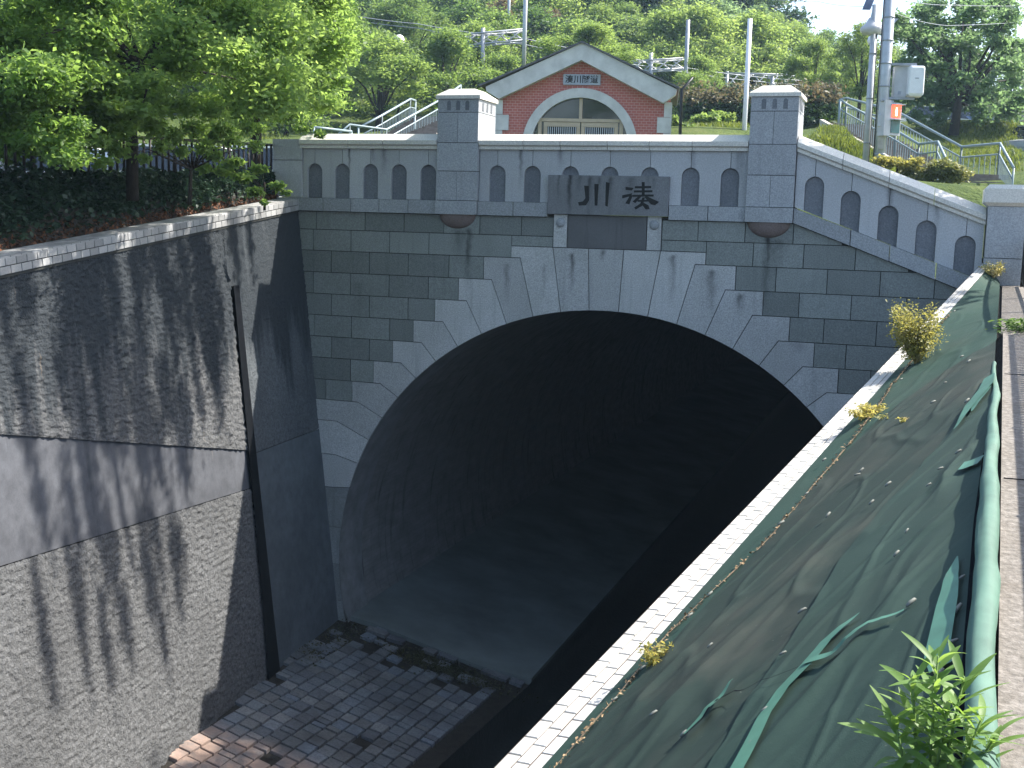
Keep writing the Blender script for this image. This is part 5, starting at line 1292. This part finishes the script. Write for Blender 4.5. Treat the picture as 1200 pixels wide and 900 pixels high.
# weeds on the right coping
def weed(label, y, t, hgt, rad, N, seed, stems=14):
    p = S(y, t); w_ = thing('weed', label, 'weed', tuple(p)); r = random.Random(seed); b = MB(); tips = []
    for _ in range(stems):
        q = p+Vector((r.uniform(-1, 1)*rad, r.uniform(-1, 1)*rad, hgt*r.uniform(.5, 1.05))); b.tube([p, p.lerp(q, .5)+Vector((r.uniform(-.02, .02), 0, .03)), q], [.005, .004, .002], 4, False); tips.append(q)
    b.obj('stems', flat('weed_stem', (.25, .2, .08), .8), w_)
    P = []
    for q in tips:
        for _ in range(N//stems): s = r.uniform(.25, 1.05); P.append(tuple(p.lerp(q, s)+Vector((r.gauss(0, rad*.18), r.gauss(0, rad*.18), r.gauss(0, hgt*.06)))))
    o = link('leaves', leafmesh('leaves', np.array(P), .036, L_weed, seed, aspect=.45), w_); wl(o, w_)
y_, t_ = solve(1073, 428); weed('tall yellow flowering weed leaning over the white coping, the largest of them', y_, max(t_, .02), .6, .24, 5200, 1, 40)
y_, t_ = solve(1014, 493); weed('low yellow weed tuft growing at the coping edge below the largest weed', y_, max(t_, .02), .16, .17, 1100, 2)
y_, t_ = solve(765, 782); weed('small green and orange weed beside the lower part of the white coping', y_, max(t_, .01), .15, .11, 420, 3)
y_, t_ = solve(1064, 496); weed('tiny dry weed lying on the dark sheet', y_, t_, .04, .07, 130, 4, 6)
weed('yellow weed tuft at the foot of the small end pillar', -.35, .5, .2, .16, 900, 5, 18)
q = KB(-4.7); 
def tuft(label, p, hgt, rad, N, mat, seed, size=.07):
    w_ = thing('grass_tuft', label, 'grass tuft', tuple(p)); r = np.random.default_rng(seed); P = np.array([tuple(p)])+r.normal(0, 1, (N, 3))*[rad, rad, 0]; P[:, 2] += r.random(N)*hgt
    o = link('leaves', leafmesh('leaves', P, size, mat, seed, aspect=.3), w_); wl(o, w_)
tuft('green grass tuft sprouting at the step of the footpath', q+Vector((.25, 0, .0)), .14, .12, 500, L_mid, 21)
y_, t_ = solve(1036, 495); tuft('thin line of brown sprigs on the seam of the sheet', surf(y_, t_, .04), .03, .06, 80, L_weed, 23, .04)
# foreground plant with long narrow leaves
fp = surf(*solve(1092, 958), .03); fpl = thing('oleander', 'fresh green plant with long narrow leaves in the foreground corner', 'plant', tuple(fp))
def lance(L_, W_, bend):
    n = 7; vs = []; 
    for i in range(n+1):
        s = i/n; w_ = W_*math.sin(math.pi*min(1, s*.93+.05))**.8; z = -bend*s*s*L_; vs += [(s*L_, -w_, z+.25*w_), (s*L_, 0, z), (s*L_, w_, z+.25*w_)]
    fs = []
    for i in range(n): a = i*3; fs += [(a, a+3, a+4, a+1), (a+1, a+4, a+5, a+2)]
    b = MB(); b.add(vs, fs, True); return b.mesh('leaf', L_fg)
lm = [lance(.16, .0135, .25), lance(.14, .012, .5), lance(.12, .011, .1)]
r = random.Random(4); m_stem = flat('green_stem', (.12, .2, .05), .6)
for sdx, sdy, sh in [(0, 0, .50), (.07, .02, .44), (-.06, .03, .42), (.12, -.02, .33), (-.1, -.03, .30), (.03, -.05, .36), (.16, .03, .26)]:
    a = Vector((0, 0, 0)); tip = Vector((sdx*1.15, sdy, sh)); MB().tube([a, tip*.5+Vector((sdx*.2, 0, 0)), tip], [.006, .005, .003], 6).obj('stem', m_stem, fpl, False)
    nl = int(sh*66)
    for k in range(nl):
        s = .2+.8*k/nl; p = a.lerp(tip, s)+Vector((sdx*.2*math.sin(s*3.1), 0, 0)); o = link('leaf', lm[k % 3], fpl); o.location = p
        o.rotation_euler = (r.uniform(-.4, .4), -(.15+.75*s+r.uniform(-.3, .2)), k*2.4+r.uniform(-.3, .3)); q_ = (.75+.4*math.sin(s*2.6))*r.uniform(.8, 1.1); o.scale = (q_, q_, q_)
# ------------------------------------------------------------------ parked cars
def car(label, loc, rz, mat, group='parked cars'):
    t = thing('parked_car', label, 'car', loc, group, rz); L_, W_ = 2.3, .95
    side = [(-2.3,.35),(-2.28,.85),(-2.1,1.05),(-1.5,1.15),(-.7,1.2),(1.1,1.2),(2.1,1.12),(2.28,.9),(2.3,.35)]
    MB().prism(side, -W_, W_).obj('body', mat, t, False)
    cab = [(-1.35,1.15),(-.75,1.72),(1.2,1.76),(1.95,1.15)]; b = MB()
    vs = [(x, s*(W_-.03 if z < 1.3 else W_-.2), z) for s in (-1, 1) for x, z in cab]; b.add(vs, [(0,1,2,3)[::-1],(4,5,6,7),(0,4,5,1)[::-1],(1,5,6,2)[::-1],(2,6,7,3)[::-1]]); b.obj('cabin', m_glass, t, False)
    b = MB(); b.box(-.7, 1.15, -W_+.2, W_-.2, 1.735, 1.79); b.obj('roof', mat, t, False)
    for sx_ in (-1.45, 1.4):
        for sy in (-1, 1):
            w_ = MB().tube([(sx_, sy*(W_-.2), .36), (sx_, sy*(W_+.01), .36)], .36, 16).obj('wheel', m_tyre, t, False); MB().tube([(sx_, sy*(W_), .36), (sx_, sy*(W_+.02), .36)], .2, 12).obj('rim', m_galv, w_, False)
    for sy in (-.65, .65): MB().box(-2.315, -2.27, sy-.18, sy+.18, .78, .95).obj('headlight', m_galv, t, False); MB().box(2.27, 2.315, sy-.15, sy+.15, .8, 1.0).obj('tail_light', m_red if 0 else flat('tail_red', (.35, .03, .02), .3), t, False)
def gp(px, py, d): p = at(px, py, d); return (p.x, p.y, hz(p.x, p.y)+.01)
m_carw = flat('car_white', (.75, .76, .78), .25, var=.02, spec=.6); m_cars = flat('car_silver', (.42, .44, .48), .25, .4, var=.02)
for lab, px, d, mt, rz in [('white parked car behind the fence left of the thin tree trunk', 50, 27, m_carw, .3), ('white parked car behind the fence right of the thin tree trunk', 205, 27.5, m_carw, .35), ('silver parked car behind the fence at the far left', -70, 26, m_cars, .3), ('white parked car behind the fence near the parapet end', 305, 31, m_carw, .35)]:
    p = at(px, 190, d); car(lab, (p.x, p.y, ztop(px, 184, d)-1.55), rz, mt)
for lab, px, py, d, mt, rz in [('white parked car under the left side of the broad right-hand tree', 1085, 136, 62, m_carw, .2), ('blue parked car behind the stems of the broad right-hand tree', 1132, 135, 64, flat('car_blue', (.1, .16, .3), .3, var=.02), .4), ('silver parked car at the right edge beyond the lawn', 1222, 160, 50, m_cars, .9)]:
    p = at(px, py, d); car(lab, (p.x, p.y, p.z-1.35), rz, mt)
bw = thing('low_wall', 'low beige concrete wall beyond the lawn at the right edge', 'wall', tuple(at(1185, 150, 56)))
MB().obox(at(1195, 146, 56), sv*1.2, fv*.15, Vector((0, 0, .7))).obj('wall_panel', m_kerb, bw)
bpy.context.view_layer.update()
hm = bpy.data.materials.new('haze'); hm.use_nodes = True; hn = hm.node_tree; hn.nodes.remove(hn.nodes['Principled BSDF'])
pv = hn.nodes.new('ShaderNodeVolumePrincipled'); pv.inputs['Density'].default_value = HAZE; pv.inputs['Color'].default_value = (.55, .78, 1, 1); pv.inputs['Anisotropy'].default_value = .2
hn.links.new(pv.outputs[0], hn.nodes['Material Output'].inputs['Volume'])
if HAZE: ho = MB().box(-170, 170, -125, 310, -6, 55).obj('haze', hm); tag(ho, kind='stuff')
print('objects', len(bpy.data.objects))
